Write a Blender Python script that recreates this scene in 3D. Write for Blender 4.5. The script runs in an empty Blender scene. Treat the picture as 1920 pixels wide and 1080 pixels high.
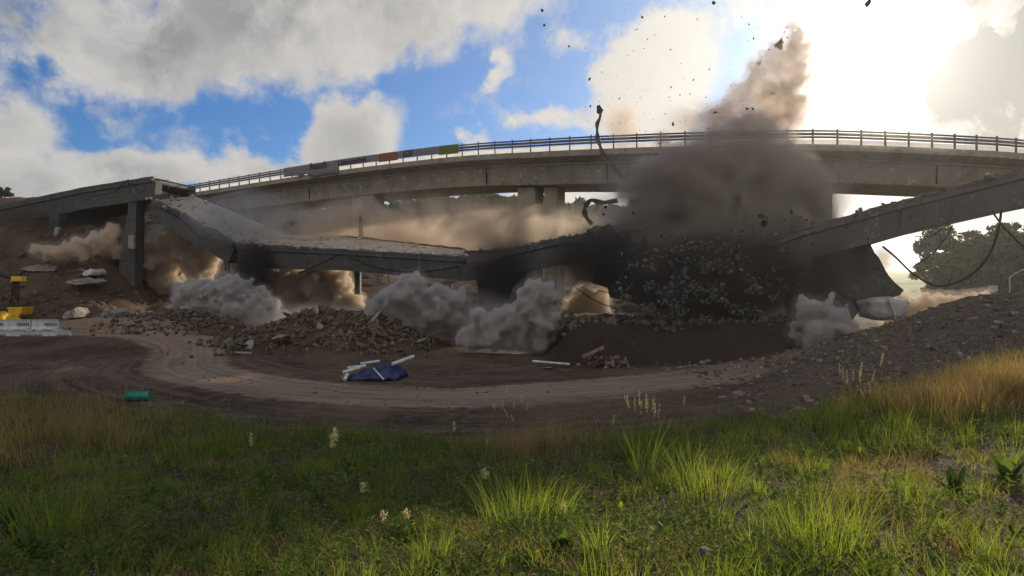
import bpy, bmesh, math, random
import numpy as np
from mathutils import Vector, Matrix, noise as mnoise
from math import radians, sin, cos, pi, atan, atan2, sqrt
C = bpy.context.scene
R = radians
F = 1144.0; HY = 525.0           # focal length and horizon row of the 1920 px photograph; eye at the origin
def P(x, y, Y): return Vector(((x-960)/F*Y, Y, (HY-y)/F*Y))
# ------------------------------------------------------------------ camera
cam = bpy.data.cameras.new('camera'); camo = bpy.data.objects.new('camera', cam)
C.collection.objects.link(camo); C.camera = camo
camo.location = (0, 0, 0); camo.rotation_euler = (R(90), 0, 0)
cam.sensor_width = 36; cam.lens = 36*F/1920; cam.shift_y = -15/1920
cam.clip_start = 0.05; cam.clip_end = 6000
# ------------------------------------------------------------------ light and exposure
SX, SY = 1640, 92
SAZ = atan((SX-960)/F); SEL = atan((HY-SY)/sqrt(F*F+(SX-960)**2))
SUN = Vector((sin(SAZ)*cos(SEL), cos(SAZ)*cos(SEL), sin(SEL)))
sl = bpy.data.lights.new('sun', 'SUN'); sl.energy = 5.0; sl.angle = R(0.5); sl.color = (1.0, .84, .66)
so = bpy.data.objects.new('sun', sl); C.collection.objects.link(so)
so.rotation_euler = SUN.to_track_quat('Z', 'Y').to_euler(); so.location = SUN*60
C.view_settings.view_transform = 'Standard'; C.view_settings.look = 'None'
C.view_settings.exposure = 0.0; C.view_settings.gamma = 1.0
cy = C.cycles
cy.use_denoising = True
try: cy.denoiser = 'OPENIMAGEDENOISE'; cy.denoising_input_passes = 'RGB_ALBEDO_NORMAL'
except Exception: pass
cy.max_bounces = 6; cy.diffuse_bounces = 2; cy.glossy_bounces = 2; cy.transmission_bounces = 3
cy.volume_bounces = 4; cy.transparent_max_bounces = 10
cy.volume_step_rate = 1.0; cy.volume_max_steps = 64
cy.caustics_reflective = False; cy.caustics_refractive = False
cy.sample_clamp_indirect = 6; cy.use_adaptive_sampling = True; cy.adaptive_threshold = 0.02

class NT:
    """small helper for node trees"""
    def __init__(s, nt): s.nt = nt; s.n = nt.nodes; s.l = nt.links
    def new(s, t, **kw):
        n = s.n.new(t)
        for k, v in kw.items(): setattr(n, k, v)
        return n
    def put(s, sock, v):
        if isinstance(v, bpy.types.NodeSocket): s.l.new(v, sock)
        elif isinstance(v, (tuple, list, Vector)) and len(v) == 3 and sock.type == 'RGBA': sock.default_value = (*v, 1)
        else: sock.default_value = v
    def math(s, op, a, b=0.0, c=None, clamp=False):
        n = s.new('ShaderNodeMath', operation=op, use_clamp=clamp)
        s.put(n.inputs[0], a); s.put(n.inputs[1], b)
        if c is not None: s.put(n.inputs[2], c)
        return n.outputs[0]
    def vmath(s, op, a, b=(0, 0, 0)):
        n = s.new('ShaderNodeVectorMath', operation=op); s.put(n.inputs[0], a); s.put(n.inputs[1], b)
        return n
    def mix(s, f, a, b, mode='MIX'):
        n = s.new('ShaderNodeMix', data_type='RGBA', blend_type=mode)
        s.put(n.inputs[0], f); s.put(n.inputs[6], a); s.put(n.inputs[7], b); return n.outputs[2]
    def ramp(s, v, a, b, smooth=True, lo=0.0, hi=1.0):
        n = s.new('ShaderNodeMapRange', interpolation_type='SMOOTHSTEP' if smooth else 'LINEAR')
        s.put(n.inputs[0], v); s.put(n.inputs[1], a); s.put(n.inputs[2], b); s.put(n.inputs[3], lo); s.put(n.inputs[4], hi)
        return n.outputs[0]
    def noise(s, vec, scale, detail=4, rough=.55, dist=0.0):
        n = s.new('ShaderNodeTexNoise'); s.put(n.inputs['Vector'], vec); s.put(n.inputs['Scale'], scale)
        s.put(n.inputs['Detail'], detail); s.put(n.inputs['Roughness'], rough); s.put(n.inputs['Distortion'], dist)
        return n

# ------------------------------------------------------------------ sky
W = bpy.data.worlds.new('World'); C.world = W; W.use_nodes = True
def build_sky():
    t = NT(W.node_tree); t.n.clear()
    out = t.new('ShaderNodeOutputWorld'); bg = t.new('ShaderNodeBackground')
    sky = t.new('ShaderNodeTexSky', sky_type='NISHITA', sun_disc=False)
    sky.sun_elevation = SEL; sky.sun_rotation = SAZ; sky.altitude = 300; sky.dust_density = 0.6; sky.ozone_density = 2.5
    tc = t.new('ShaderNodeTexCoord'); d = tc.outputs['Generated']
    sp = t.new('ShaderNodeSeparateXYZ'); t.put(sp.inputs[0], d)
    x, y, z = sp.outputs
    az = t.math('ARCTAN2', x, y); el = t.math('ARCSINE', z)
    cb = t.new('ShaderNodeCombineXYZ'); t.put(cb.inputs[0], az); t.put(cb.inputs[1], el)
    n1 = t.noise(d, 3.6, 7, .6, .3); n2 = t.noise(d, 11.0, 5, .6, .0)
    # displaced angular coordinates so the masses get ragged outlines
    dn = t.vmath('MULTIPLY', t.vmath('SUBTRACT', n1.outputs['Color'], (.5, .5, .5)).outputs[0], (.20, .16, 0)).outputs[0]
    dn2 = t.vmath('MULTIPLY', t.vmath('SUBTRACT', n2.outputs['Color'], (.5, .5, .5)).outputs[0], (.075, .06, 0)).outputs[0]
    q = t.vmath('ADD', t.vmath('ADD', cb.outputs[0], dn).outputs[0], dn2).outputs[0]
    #     x    y   rx   ry  rot  weight grey
    B = [(560, 20, 420, 125, 3, 1.0, 1.0), (800, 10, 260, 90, 8, .95, .4), (560, 130, 140, 62, 0, .55, .6), (270, 60, 190, 120, 0, .9, 1.0),
         (205, 165, 62, 85, 0, .5, .6), (290, 150, 60, 60, 0, .35, .3),
         (70, 20, 190, 70, 0, .5, 1.0), (35, 235, 90, 80, -20, .8, .6), (0, 320, 70, 90, 0, .6, .9),
         (210, 330, 190, 62, 0, .9, .9), (60, 350, 130, 70, 0, .9, .8), (440, 340, 150, 40, 0, .7, .5),
         (640, 262, 115, 84, 10, .95, .6), (560, 320, 140, 50, 0, .7, .6), (475, 242, 60, 26, 18, .36, .2), (945, 166, 44, 20, 50, .52, .0),
         (880, 268, 40, 18, 0, .6, .0), (1050, 250, 80, 34, 0, .7, .1), (1000, 10, 60, 45, 0, .5, .2),
         (1230, 150, 120, 110, -25, .95, .1), (1320, 40, 150, 70, 0, .45, .3), (1150, 240, 120, 40, 0, .5, .3),
         (1640, 160, 210, 170, 0, .9, .0), (1560, 30, 120, 60, 0, .5, .35), (1915, 90, 140, 220, 0, 1.4, 2.2), (1825, 170, 100, 75, 30, 1.1, 1.8),
         (1760, 245, 190, 36, 0, .8, .15), (1750, 380, 330, 70, 0, .9, .1), (1000, 400, 260, 40, 0, .9, .2)]
    mask = None; grey = None
    for bx, by, rx, ry, ro, w, g in B:
        a = atan((bx-960)/F); e = atan((HY-by)/sqrt(F*F+(bx-960)**2))
        k = cos(a)*1.0/F
        mp = t.new('ShaderNodeMapping', vector_type='TEXTURE'); t.put(mp.inputs[0], q)
        mp.inputs[1].default_value = (a, e, 0); mp.inputs[2].default_value = (0, 0, R(ro))
        mp.inputs[3].default_value = (rx*k*cos(a)*1.15+.004, ry*k*1.15, 1)
        L = t.vmath('LENGTH', mp.outputs[0]).outputs['Value']
        m = t.math('MULTIPLY', t.ramp(L, 1.35, .25), w)
        gm = t.math('MULTIPLY', t.ramp(L, 1.25, .0), g)
        mask = m if mask is None else t.math('SMOOTH_MAX', mask, m, .25)
        grey = gm if grey is None else t.math('SMOOTH_MAX', grey, gm, .2)
    # general broken cloud for the part of the sky behind the camera
    nb = t.noise(d, 2.2, 6, .6).outputs[0]
    behind = t.ramp(y, .25, -.1)
    mask = t.math('MAXIMUM', mask, t.math('MULTIPLY', behind, t.ramp(nb, .34, .48)))
    dens = t.math('ADD', mask, t.math('MULTIPLY', t.math('SUBTRACT', n2.outputs[0], .5), 1.5))
    dens = t.math('ADD', dens, t.math('MULTIPLY', t.math('SUBTRACT', n1.outputs[0], .5), .8))
    cov = t.ramp(dens, .22, .68)
    n3 = t.noise(q, 9.0, 6, .62).outputs[0]
    n4 = t.noise(q, 4.0, 5, .6).outputs[0]
    gr = t.math('MULTIPLY', t.math('MULTIPLY', grey, t.ramp(n3, .25, .62)), t.ramp(n4, .30, .58, True, .35, 1.15))
    dot = t.vmath('DOT_PRODUCT', d, tuple(SUN)).outputs['Value']
    ds = t.math('MAXIMUM', dot, 0.0)
    prox = t.math('POWER', ds, 7.0)
    gl = t.math('POWER', ds, 34.0)
    gl2 = t.math('POWER', ds, 220.0)
    lit = t.mix(prox, (.64, .62, .60), (.84, .79, .72)); shd = t.mix(prox, (.30, .30, .30), (.40, .40, .38))
    cl = t.mix(t.math('MINIMUM', gr, 1.0), lit, shd)
    skyc = t.mix(1.0, sky.outputs[0], (.030, .067, .110), 'MULTIPLY')
    skyc = t.mix(t.math('MULTIPLY', t.math('POWER', ds, 6.0), .5), skyc, (.50, .62, .78))
    col = t.mix(cov, skyc, cl)
    g3 = t.math('MULTIPLY', t.math('ADD', t.math('MULTIPLY', gl, .34), t.math('MULTIPLY', gl2, 3.0)), t.math('SUBTRACT', 1.0, t.math('MULTIPLY', t.math('MINIMUM', gr, 1.0), .7)))
    glow = t.vmath('SCALE', (1.0, .93, .80)); glow.inputs[3].default_value = 1; t.put(glow.inputs[3], g3)
    col = t.mix(1.0, col, glow.outputs[0], 'ADD')
    t.put(bg.inputs[0], col); bg.inputs[1].default_value = 1.0
    t.l.new(bg.outputs[0], out.inputs[0])
build_sky()
W.cycles.sampling_method = 'MANUAL'; W.cycles.sample_map_resolution = 512

# ------------------------------------------------------------------ object helpers
col = C.collection
def setp(o, label=None, cat=None, group=None, kind=None):
    if label: o['label'] = label
    if cat: o['category'] = cat; o['kind'] = 'thing'
    if group: o['group'] = group
    if kind: o['kind'] = kind
    return o
def empty(name, loc=(0, 0, 0), rz=0.0, **kw):
    o = bpy.data.objects.new(name, None); col.objects.link(o); o.location = loc; o.rotation_euler = (0, 0, rz)
    return setp(o, **kw)
def mobj(name, verts, faces, mat, parent=None, smooth=False, loc=None, **kw):
    me = bpy.data.meshes.new(name)
    me.from_pydata([tuple(v) for v in verts], [], [tuple(int(i) for i in f) for f in faces])
    if mat is not None:
        for m in (mat if isinstance(mat, (list, tuple)) else [mat]): me.materials.append(m)
    if smooth: me.polygons.foreach_set('use_smooth', [True]*len(me.polygons))
    me.update()
    o = bpy.data.objects.new(name, me); col.objects.link(o)
    if parent is not None: o.parent = parent
    if loc is not None: o.location = loc
    return setp(o, **kw)
def npobj(name, V, Q, mat, attrs=None, smooth=False, parent=None, **kw):
    """fast mesh from numpy: V (n,3), Q (m,k) faces all of size k"""
    me = bpy.data.meshes.new(name)
    V = np.asarray(V, np.float32); Q = np.asarray(Q, np.int32); m, k = Q.shape
    me.vertices.add(len(V)); me.vertices.foreach_set('co', V.ravel())
    me.loops.add(m*k); me.loops.foreach_set('vertex_index', Q.ravel())
    me.polygons.add(m); me.polygons.foreach_set('loop_start', np.arange(0, m*k, k, dtype=np.int32))
    try: me.polygons.foreach_set('loop_total', np.full(m, k, np.int32))
    except Exception: pass
    if smooth: me.polygons.foreach_set('use_smooth', np.ones(m, bool))
    for an, arr in (attrs or {}).items():
        arr = np.asarray(arr, np.float32)
        if arr.ndim == 1:
            a = me.attributes.new(an, 'FLOAT', 'POINT'); a.data.foreach_set('value', arr)
        else:
            a = me.attributes.new(an, 'FLOAT_VECTOR', 'POINT'); a.data.foreach_set('vector', arr.ravel())
    for mm in (mat if isinstance(mat, (list, tuple)) else [mat]): me.materials.append(mm)
    me.update(calc_edges=True); me.validate()
    o = bpy.data.objects.new(name, me); col.objects.link(o)
    if parent is not None: o.parent = parent
    return setp(o, **kw)
def copy_tree(o, parent=None):
    c = o.copy(); col.objects.link(c)
    if parent is not None: c.parent = parent
    for ch in list(o.children): copy_tree(ch, c)
    return c

class MB:
    """collects boxes, bars and tubes into one mesh"""
    def __init__(s): s.v = []; s.f = []
    def add(s, vs, fs):
        b = len(s.v); s.v += [tuple(v) for v in vs]; s.f += [tuple(i+b for i in f) for f in fs]
    def box(s, c, sz, rot=None, taper=1.0, bev=0.0):
        bm = bmesh.new(); bmesh.ops.create_cube(bm, size=1.0)
        for v in bm.verts:
            k = taper if v.co.z > 0 else 1.0
            v.co = Vector((v.co.x*sz[0]*k, v.co.y*sz[1]*k, v.co.z*sz[2]))
        if bev > 0: bmesh.ops.bevel(bm, geom=bm.edges[:], offset=bev, segments=2, affect='EDGES', profile=.6)
        M = Matrix.Translation(Vector(c)) @ (rot.to_4x4() if rot is not None else Matrix())
        bmesh.ops.transform(bm, matrix=M, verts=bm.verts)
        bm.verts.index_update(); s.add([v.co.copy() for v in bm.verts], [[v.index for v in f.verts] for f in bm.faces]); bm.free(); return s
    def tube(s, pts, r, n=8, r2=None, flat=1.0):
        pts = [Vector(p) for p in pts]; N = len(pts); rings = []
        up = Vector((0, 0, 1))
        prev = None
        for i, p in enumerate(pts):
            tg = (pts[min(i+1, N-1)]-pts[max(i-1, 0)]).normalized()
            if prev is None:
                a = tg.cross(up); a = a.normalized() if a.length > .05 else Vector((1, 0, 0))
            else:
                a = (prev - tg*prev.dot(tg)).normalized()
            prev = a; b = tg.cross(a)
            rr = r if r2 is None else r+(r2-r)*i/(N-1)
            rings.append([p + (a*cos(2*pi*k/n) + b*sin(2*pi*k/n)*flat)*rr for k in range(n)])
        vs = [v for rg in rings for v in rg]; fs = []
        for i in range(N-1):
            for k in range(n):
                fs.append((i*n+k, i*n+(k+1) % n, (i+1)*n+(k+1) % n, (i+1)*n+k))
        fs.append(tuple(range(n))[::-1]); fs.append(tuple((N-1)*n+k for k in range(n)))
        s.add(vs, fs); return s
    def build(s, name, mat, parent=None, smooth=False, **kw): return mobj(name, s.v, s.f, mat, parent, smooth, **kw)

def catmull(pts, n=8):
    pts = [Vector(p) for p in pts]; out = []
    for i in range(len(pts)-1):
        p0 = pts[max(i-1, 0)]; p1 = pts[i]; p2 = pts[i+1]; p3 = pts[min(i+2, len(pts)-1)]
        for k in range(n):
            u = k/n
            out.append(.5*((2*p1)+(p2-p0)*u+(2*p0-5*p1+4*p2-p3)*u*u+(3*p1-p0-3*p2+p3)*u**3))
    out.append(pts[-1]); return out
# vectorised value noise
def vnoise(x, y, seed=0):
    x = np.asarray(x, float); y = np.asarray(y, float)
    xi = np.floor(x).astype(np.int64); yi = np.floor(y).astype(np.int64); xf = x-xi; yf = y-yi
    def h(a, b):
        n = (a*374761393 + b*668265263 + seed*974634777) & 0xffffffff
        n = ((n ^ (n >> 13))*1274126177) & 0xffffffff
        return ((n ^ (n >> 16)) & 0xffff)/65535.0
    u = xf*xf*(3-2*xf); v = yf*yf*(3-2*yf)
    return (h(xi, yi)*(1-u)+h(xi+1, yi)*u)*(1-v)+(h(xi, yi+1)*(1-u)+h(xi+1, yi+1)*u)*v
def fbm(x, y, o=4, seed=0):
    s = 0; a = 1; t = 0
    for k in range(o): s = s+a*vnoise(x*2**k, y*2**k, seed+k*17); t += a; a *= .5
    return s/t-.5
def sm(t): t = np.clip(t, 0, 1); return t*t*(3-2*t)

# ------------------------------------------------------------------ materials
def mat(name):
    m = bpy.data.materials.new(name); m.use_nodes = True; t = NT(m.node_tree)
    b = t.n['Principled BSDF']; return m, t, b
def simple(name, c, rough=.7, metal=0.0, var=.25, scale=6.0, bump=.0, spec=.3, c2=None, bscale=None):
    m, t, b = mat(name)
    tc = t.new('ShaderNodeTexCoord').outputs['Object']
    n = t.noise(tc, scale, 5, .6).outputs[0]
    c2 = c2 or tuple(v*(1-var*1.6) for v in c)
    f = t.ramp(n, .3, .7)
    t.put(b.inputs['Base Color'], t.mix(f, c2, tuple(min(1, v*(1+var*.5)) for v in c)))
    b.inputs['Roughness'].default_value = rough; b.inputs['Metallic'].default_value = metal
    b.inputs['Specular IOR Level'].default_value = spec
    if bump:
        n2 = t.noise(tc, bscale or scale*5, 6, .65).outputs[0]
        bp = t.new('ShaderNodeBump'); bp.inputs['Strength'].default_value = bump; bp.inputs['Distance'].default_value = .05
        t.put(bp.inputs['Height'], n2); t.put(b.inputs['Normal'], bp.outputs[0])
    return m
def concrete(name, c, streak=.5, dirt=(.05, .045, .04)):
    m, t, b = mat(name)
    tc = t.new('ShaderNodeTexCoord').outputs['Object']
    n = t.noise(tc, .6, 6, .65).outputs[0]; n2 = t.noise(tc, 5, 6, .7).outputs[0]
    sc = t.vmath('MULTIPLY', tc, (1.6, 1.6, .16)).outputs[0]
    n3 = t.noise(sc, 1.0, 5, .7).outputs[0]
    c1 = t.mix(t.ramp(n, .3, .7), tuple(v*.72 for v in c), c)
    c1 = t.mix(t.math('MULTIPLY', t.ramp(n3, .5, .75), streak), c1, dirt)
    c1 = t.mix(t.math('MULTIPLY', t.ramp(n2, .35, .75), .35), c1, tuple(v*.55 for v in c))
    vo = t.new('ShaderNodeTexVoronoi', feature='DISTANCE_TO_EDGE'); wv = t.vmath('ADD', tc, t.vmath('SCALE', t.noise(tc, 1.3, 4, .6).outputs['Color']).outputs[0]).outputs[0]
    t.put(vo.inputs['Vector'], wv); vo.inputs['Scale'].default_value = .42
    crack = t.math('MULTIPLY', t.ramp(vo.outputs['Distance'], .012, .0), t.ramp(t.noise(tc, .5, 2).outputs[0], .5, .6)); c1 = t.mix(t.math('MULTIPLY', crack, .85), c1, (.012, .011, .010))
    n5 = t.noise(tc, 1.7, 5, .75).outputs[0]; c1 = t.mix(t.math('MULTIPLY', t.ramp(n5, .56, .66), .5*min(1, streak*2)), c1, tuple(min(1, v*1.9) for v in c))
    t.put(b.inputs['Base Color'], c1); b.inputs['Roughness'].default_value = .9; b.inputs['Specular IOR Level'].default_value = .2
    bp = t.new('ShaderNodeBump'); bp.inputs['Strength'].default_value = .35; bp.inputs['Distance'].default_value = .04
    t.put(bp.inputs['Height'], t.noise(tc, 9, 6, .7).outputs[0]); t.put(b.inputs['Normal'], bp.outputs[0])
    return m
M = {}
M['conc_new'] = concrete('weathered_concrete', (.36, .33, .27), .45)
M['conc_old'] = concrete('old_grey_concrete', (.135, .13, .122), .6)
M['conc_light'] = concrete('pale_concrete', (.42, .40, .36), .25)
M['conc_dust'] = concrete('dusty_concrete', (.50, .43, .35), .15)
M['steel'] = simple('dark_galvanised_steel', (.10, .10, .11), .45, .6, .3, 3)
M['rust'] = simple('rusty_steel', (.10, .055, .035), .8, .2, .4, 5, .4)
M['rail'] = simple('bent_brown_rail', (.17, .13, .10), .6, .3, .4, 4, .3)
M['cable'] = simple('black_cable', (.02, .02, .02), .6, 0, .2)
M['yellow'] = simple('yellow_paint', (.75, .46, .02), .45, 0, .15, 3, spec=.5)
M['dark_paint'] = simple('dark_machine_paint', (.045, .045, .045), .5, .2, .3, 3)
M['grey_paint'] = simple('pale_grey_steel', (.50, .52, .55), .5, .1, .18, 2.5)
M['slot'] = simple('dark_slot', (.02, .02, .02), .8)
M['pipe'] = simple('white_pipe_plastic', (.62, .62, .60), .5, 0, .2, 4)
M['blue'] = simple('dark_blue_tarpaulin', (.012, .025, .11), .4, 0, .4, 3, .3, .5)
M['teal'] = simple('turquoise_plastic', (.0, .22, .16), .4, 0, .25, 4, spec=.5)
M['wood'] = simple('weathered_timber', (.26, .19, .13), .85, 0, .4, 5, .4)
M['cloth'] = simple('grey_geotextile', (.44, .43, .42), .8, 0, .2, 1.5, .5, bscale=3)
M['chip'] = simple('mixed_gravel', (.30, .26, .21), .95, 0, .9, 14, .4, spec=.08, c2=(.05, .04, .035))
M['stone'] = simple('broken_stone', (.165, .125, .09), .9, 0, .5, 3, .6)
M['stone2'] = simple('pale_broken_stone', (.36, .32, .27), .85, 0, .4, 9, .5)
M['bark'] = simple('bark', (.07, .055, .04), .95, 0, .4, 4, .6)
M['tyre'] = simple('rubber', (.02, .02, .02), .9)
def banner_mat(name, c, tr=.55):
    m, t, b = mat(name)
    tc = t.new('ShaderNodeTexCoord').outputs['Object']
    n = t.noise(tc, 1.5, 4, .6).outputs[0]
    cc = t.mix(n, tuple(v*.75 for v in c), c)
    t.put(b.inputs['Base Color'], cc); b.inputs['Roughness'].default_value = .6
    tl = t.new('ShaderNodeBsdfTranslucent'); t.put(tl.inputs[0], cc)
    mx = t.new('ShaderNodeMixShader'); mx.inputs[0].default_value = tr
    t.l.new(b.outputs[0], mx.inputs[1]); t.l.new(tl.outputs[0], mx.inputs[2])
    t.l.new(mx.outputs[0], t.n['Material Output'].inputs[0]); return m
M['ban_white'] = banner_mat('pale_lilac_banner', (.34, .33, .37), .45)
M['ban_orange'] = banner_mat('orange_banner', (.42, .16, .06), .4)
M['ban_green'] = banner_mat('yellow_green_banner', (.22, .26, .05), .4)
M['sheet'] = banner_mat('white_translucent_sheet', (.85, .85, .85), .85)
M['ink'] = simple('dark_violet_ink', (.05, .02, .08), .7)
def leaf_mat(name, c, c2, tr=.45, rough=.55):
    """foliage: per-plant colour attribute 'tint' picks between two colours; light also passes through"""
    m, t, b = mat(name)
    at = t.new('ShaderNodeAttribute'); at.attribute_name = 'tint'
    cc = t.mix(at.outputs['Fac'], c, c2)
    t.put(b.inputs['Base Color'], cc); b.inputs['Roughness'].default_value = .75; b.inputs['Specular IOR Level'].default_value = .12
    tl = t.new('ShaderNodeBsdfTranslucent'); t.put(tl.inputs[0], t.mix(1.0, cc, (2.3, 2.3, 1.3), 'MULTIPLY'))
    mx = t.new('ShaderNodeMixShader'); mx.inputs[0].default_value = tr
    t.l.new(b.outputs[0], mx.inputs[1]); t.l.new(tl.outputs[0], mx.inputs[2])
    t.l.new(mx.outputs[0], t.n['Material Output'].inputs[0]); return m
M['grass'] = leaf_mat('green_grass', (.032, .058, .010), (.19, .235, .04), .5)
M['weed'] = leaf_mat('weed_leaves', (.022, .048, .012), (.16, .20, .05), .4)
M['dry'] = leaf_mat('dry_grass', (.11, .07, .035), (.34, .24, .13), .45)
M['red_dry'] = leaf_mat('reddish_dry_grass', (.20, .10, .065), (.38, .26, .18), .5)
M['seed'] = leaf_mat('pale_seed_head', (.38, .32, .20), (.65, .58, .42), .5)
M['leafy'] = leaf_mat('tree_leaves', (.018, .040, .012), (.05, .09, .022), .3)
M['yleaf'] = leaf_mat('yellowing_leaves', (.10, .15, .02), (.45, .38, .04), .5)
# ================================================================== TERRAIN
TRACK = [P(-60, 629, 37.5), P(200, 634, 37.0), P(345, 652, 33.5), P(352, 690, 26.5), P(450, 716, 23.0), P(640, 738, 20.5), P(850, 745, 19.8), P(1100, 728, 21.3), P(1350, 702, 24.6), P(1540, 672, 28.5), P(1720, 668, 33)]
TRACK = catmull(TRACK, 10)
TX = np.array([p.x for p in TRACK]); TY = np.array([p.y for p in TRACK])
def track_d(X, Y):
    X = np.asarray(X, float); Y = np.asarray(Y, float); best = np.full(X.shape, 1e9)
    for i in range(len(TX)-1):
        ax, ay, bx, by = TX[i], TY[i], TX[i+1], TY[i+1]
        dx, dy = bx-ax, by-ay
        u = np.clip(((X-ax)*dx+(Y-ay)*dy)/(dx*dx+dy*dy), 0, 1)
        best = np.minimum(best, np.hypot(X-ax-u*dx, Y-ay-u*dy))
    return best
def track_uv(X, Y):
    best = np.full(X.shape, 1e9); U = np.zeros(X.shape); S = np.zeros(X.shape); acc = 0
    for i in range(len(TX)-1):
        ax, ay, bx, by = TX[i], TY[i], TX[i+1], TY[i+1]; dx, dy = bx-ax, by-ay; L = math.hypot(dx, dy)
        u = np.clip(((X-ax)*dx+(Y-ay)*dy)/(L*L), 0, 1); d = np.hypot(X-ax-u*dx, Y-ay-u*dy); k = d < best
        best = np.where(k, d, best); U = np.where(k, acc+u*L, U); S = np.where(k, np.sign((X-ax)*dy-(Y-ay)*dx), S); acc += L
    return np.stack([U, best*S, np.zeros(X.shape)], 1)
def crest(X):
    yc = np.interp(X, [-20, -12, -6, 0, 5, 10, 16], [17, 16, 13, 11, 11, 12.5, 14])
    zc = np.interp(X, [-20, -12, -6, 0, 5, 10, 16], [-3.05, -3.25, -3.2, -3.12, -2.6, -1.65, -.6])
    return yc, zc
def H(X, Y):
    X = np.asarray(X, float); Y = np.asarray(Y, float)
    yc, zc = crest(X)
    t = np.clip((Y-1.5)/(yc-1.5), 0, 1)
    zb = -1.5*(1-t)+zc*t - .22*np.sin(pi*t) + .045*X*(1-t)*np.clip(1-np.abs(X)/30, 0, 1)
    zb = np.where(Y < 1.5, -1.5-.02*(Y-1.5)+.045*X*np.clip(1-np.abs(X)/30, 0, 1), zb)
    fl = -3.8+0*X
    # left part of the work floor stands a little higher, with a lip facing the camera
    fl = fl + .55*sm((Y-30.5)/4.5)*sm((-X-9.5)/3)
    # terraces climbing to the left abutment
    lt = np.interp(Y, [38, 41, 42.5, 45, 46.5, 49, 51, 54, 60, 75, 110], [0, .4, 1.5, 1.8, 2.9, 3.2, 4.3, 4.6, 7.2, 8.5, 10])
    fl = fl + lt*sm((-X/np.maximum(Y, 1)-.56)/.14)
    # far left abutment slope
    fl = fl + 4.2*sm((-X-26)/9)*sm((Y-44)/9)
    # middle background climbing to the wooded hill
    r = X/np.maximum(Y, 1)
    mid = np.interp(Y, [41, 46, 52, 60, 80, 110, 170, 260, 600], [0, .9, 2.6, 3.9, 4.6, 6.0, 11, 12, 9])
    fl = np.maximum(fl, -3.8+mid*(1-sm((r-.22)/.22)))
    rt = np.interp(Y, [60, 90, 250, 450, 900, 2500], [0, .3, .4, 4, 16, 40])
    fl = np.maximum(fl, -3.8+rt)
    # dark ledge under the middle of the bridge
    fl = fl + 1.6*sm((Y-28.3-.25*np.sin(X))/2.2)*sm((X-1.5)/2.0)*(1-sm((X-13.5)/3))*(1-sm((Y-40)/6))
    # rubble hill
    for hx, hy, a, sx, sy in RUBBLE_HILLS: fl = fl + a*np.exp(-((X-hx)/sx)**2-((Y-hy)/sy)**2)
    # gravel bank on the right
    m = sm((X-7.8)/13.8)*sm((Y-13.5)/6.5)*(1-sm((Y-24)/9))*(1-sm((X-34)/14))
    k = sm((Y-yc)/3.2)
    z = zb*(1-k)+fl*k
    z = z + 3.5*m*k + .35*m*fbm(X*.7, Y*.7, 3, 5)
    rough = .10+.25*sm((Y-44)/10)
    rough = np.where(track_d(X, Y) < 2.6, .03, rough) if X.ndim else rough
    z = z + rough*fbm(X*.55, Y*.55, 4, 1)*2 + .05*fbm(X*3, Y*3, 3, 2)*sm((60-Y)/20) + 3.0*fbm(X*.02, Y*.02, 3, 9)*sm((Y-90)/120)
    return z
RUBBLE_HILLS = [(-10.6, 35.5, 1.75, 2.6, 2.2), (-7.2, 34.5, 1.55, 2.1, 2.0), (-13.6, 33.5, .6, 2.2, 1.5), (-20.5, 38.5, 1.2, 3.0, 1.5), (-26, 38.5, .8, 4, 1.2)]
def hz(x, y): return float(H(np.array([x]), np.array([y]))[0])
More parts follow.
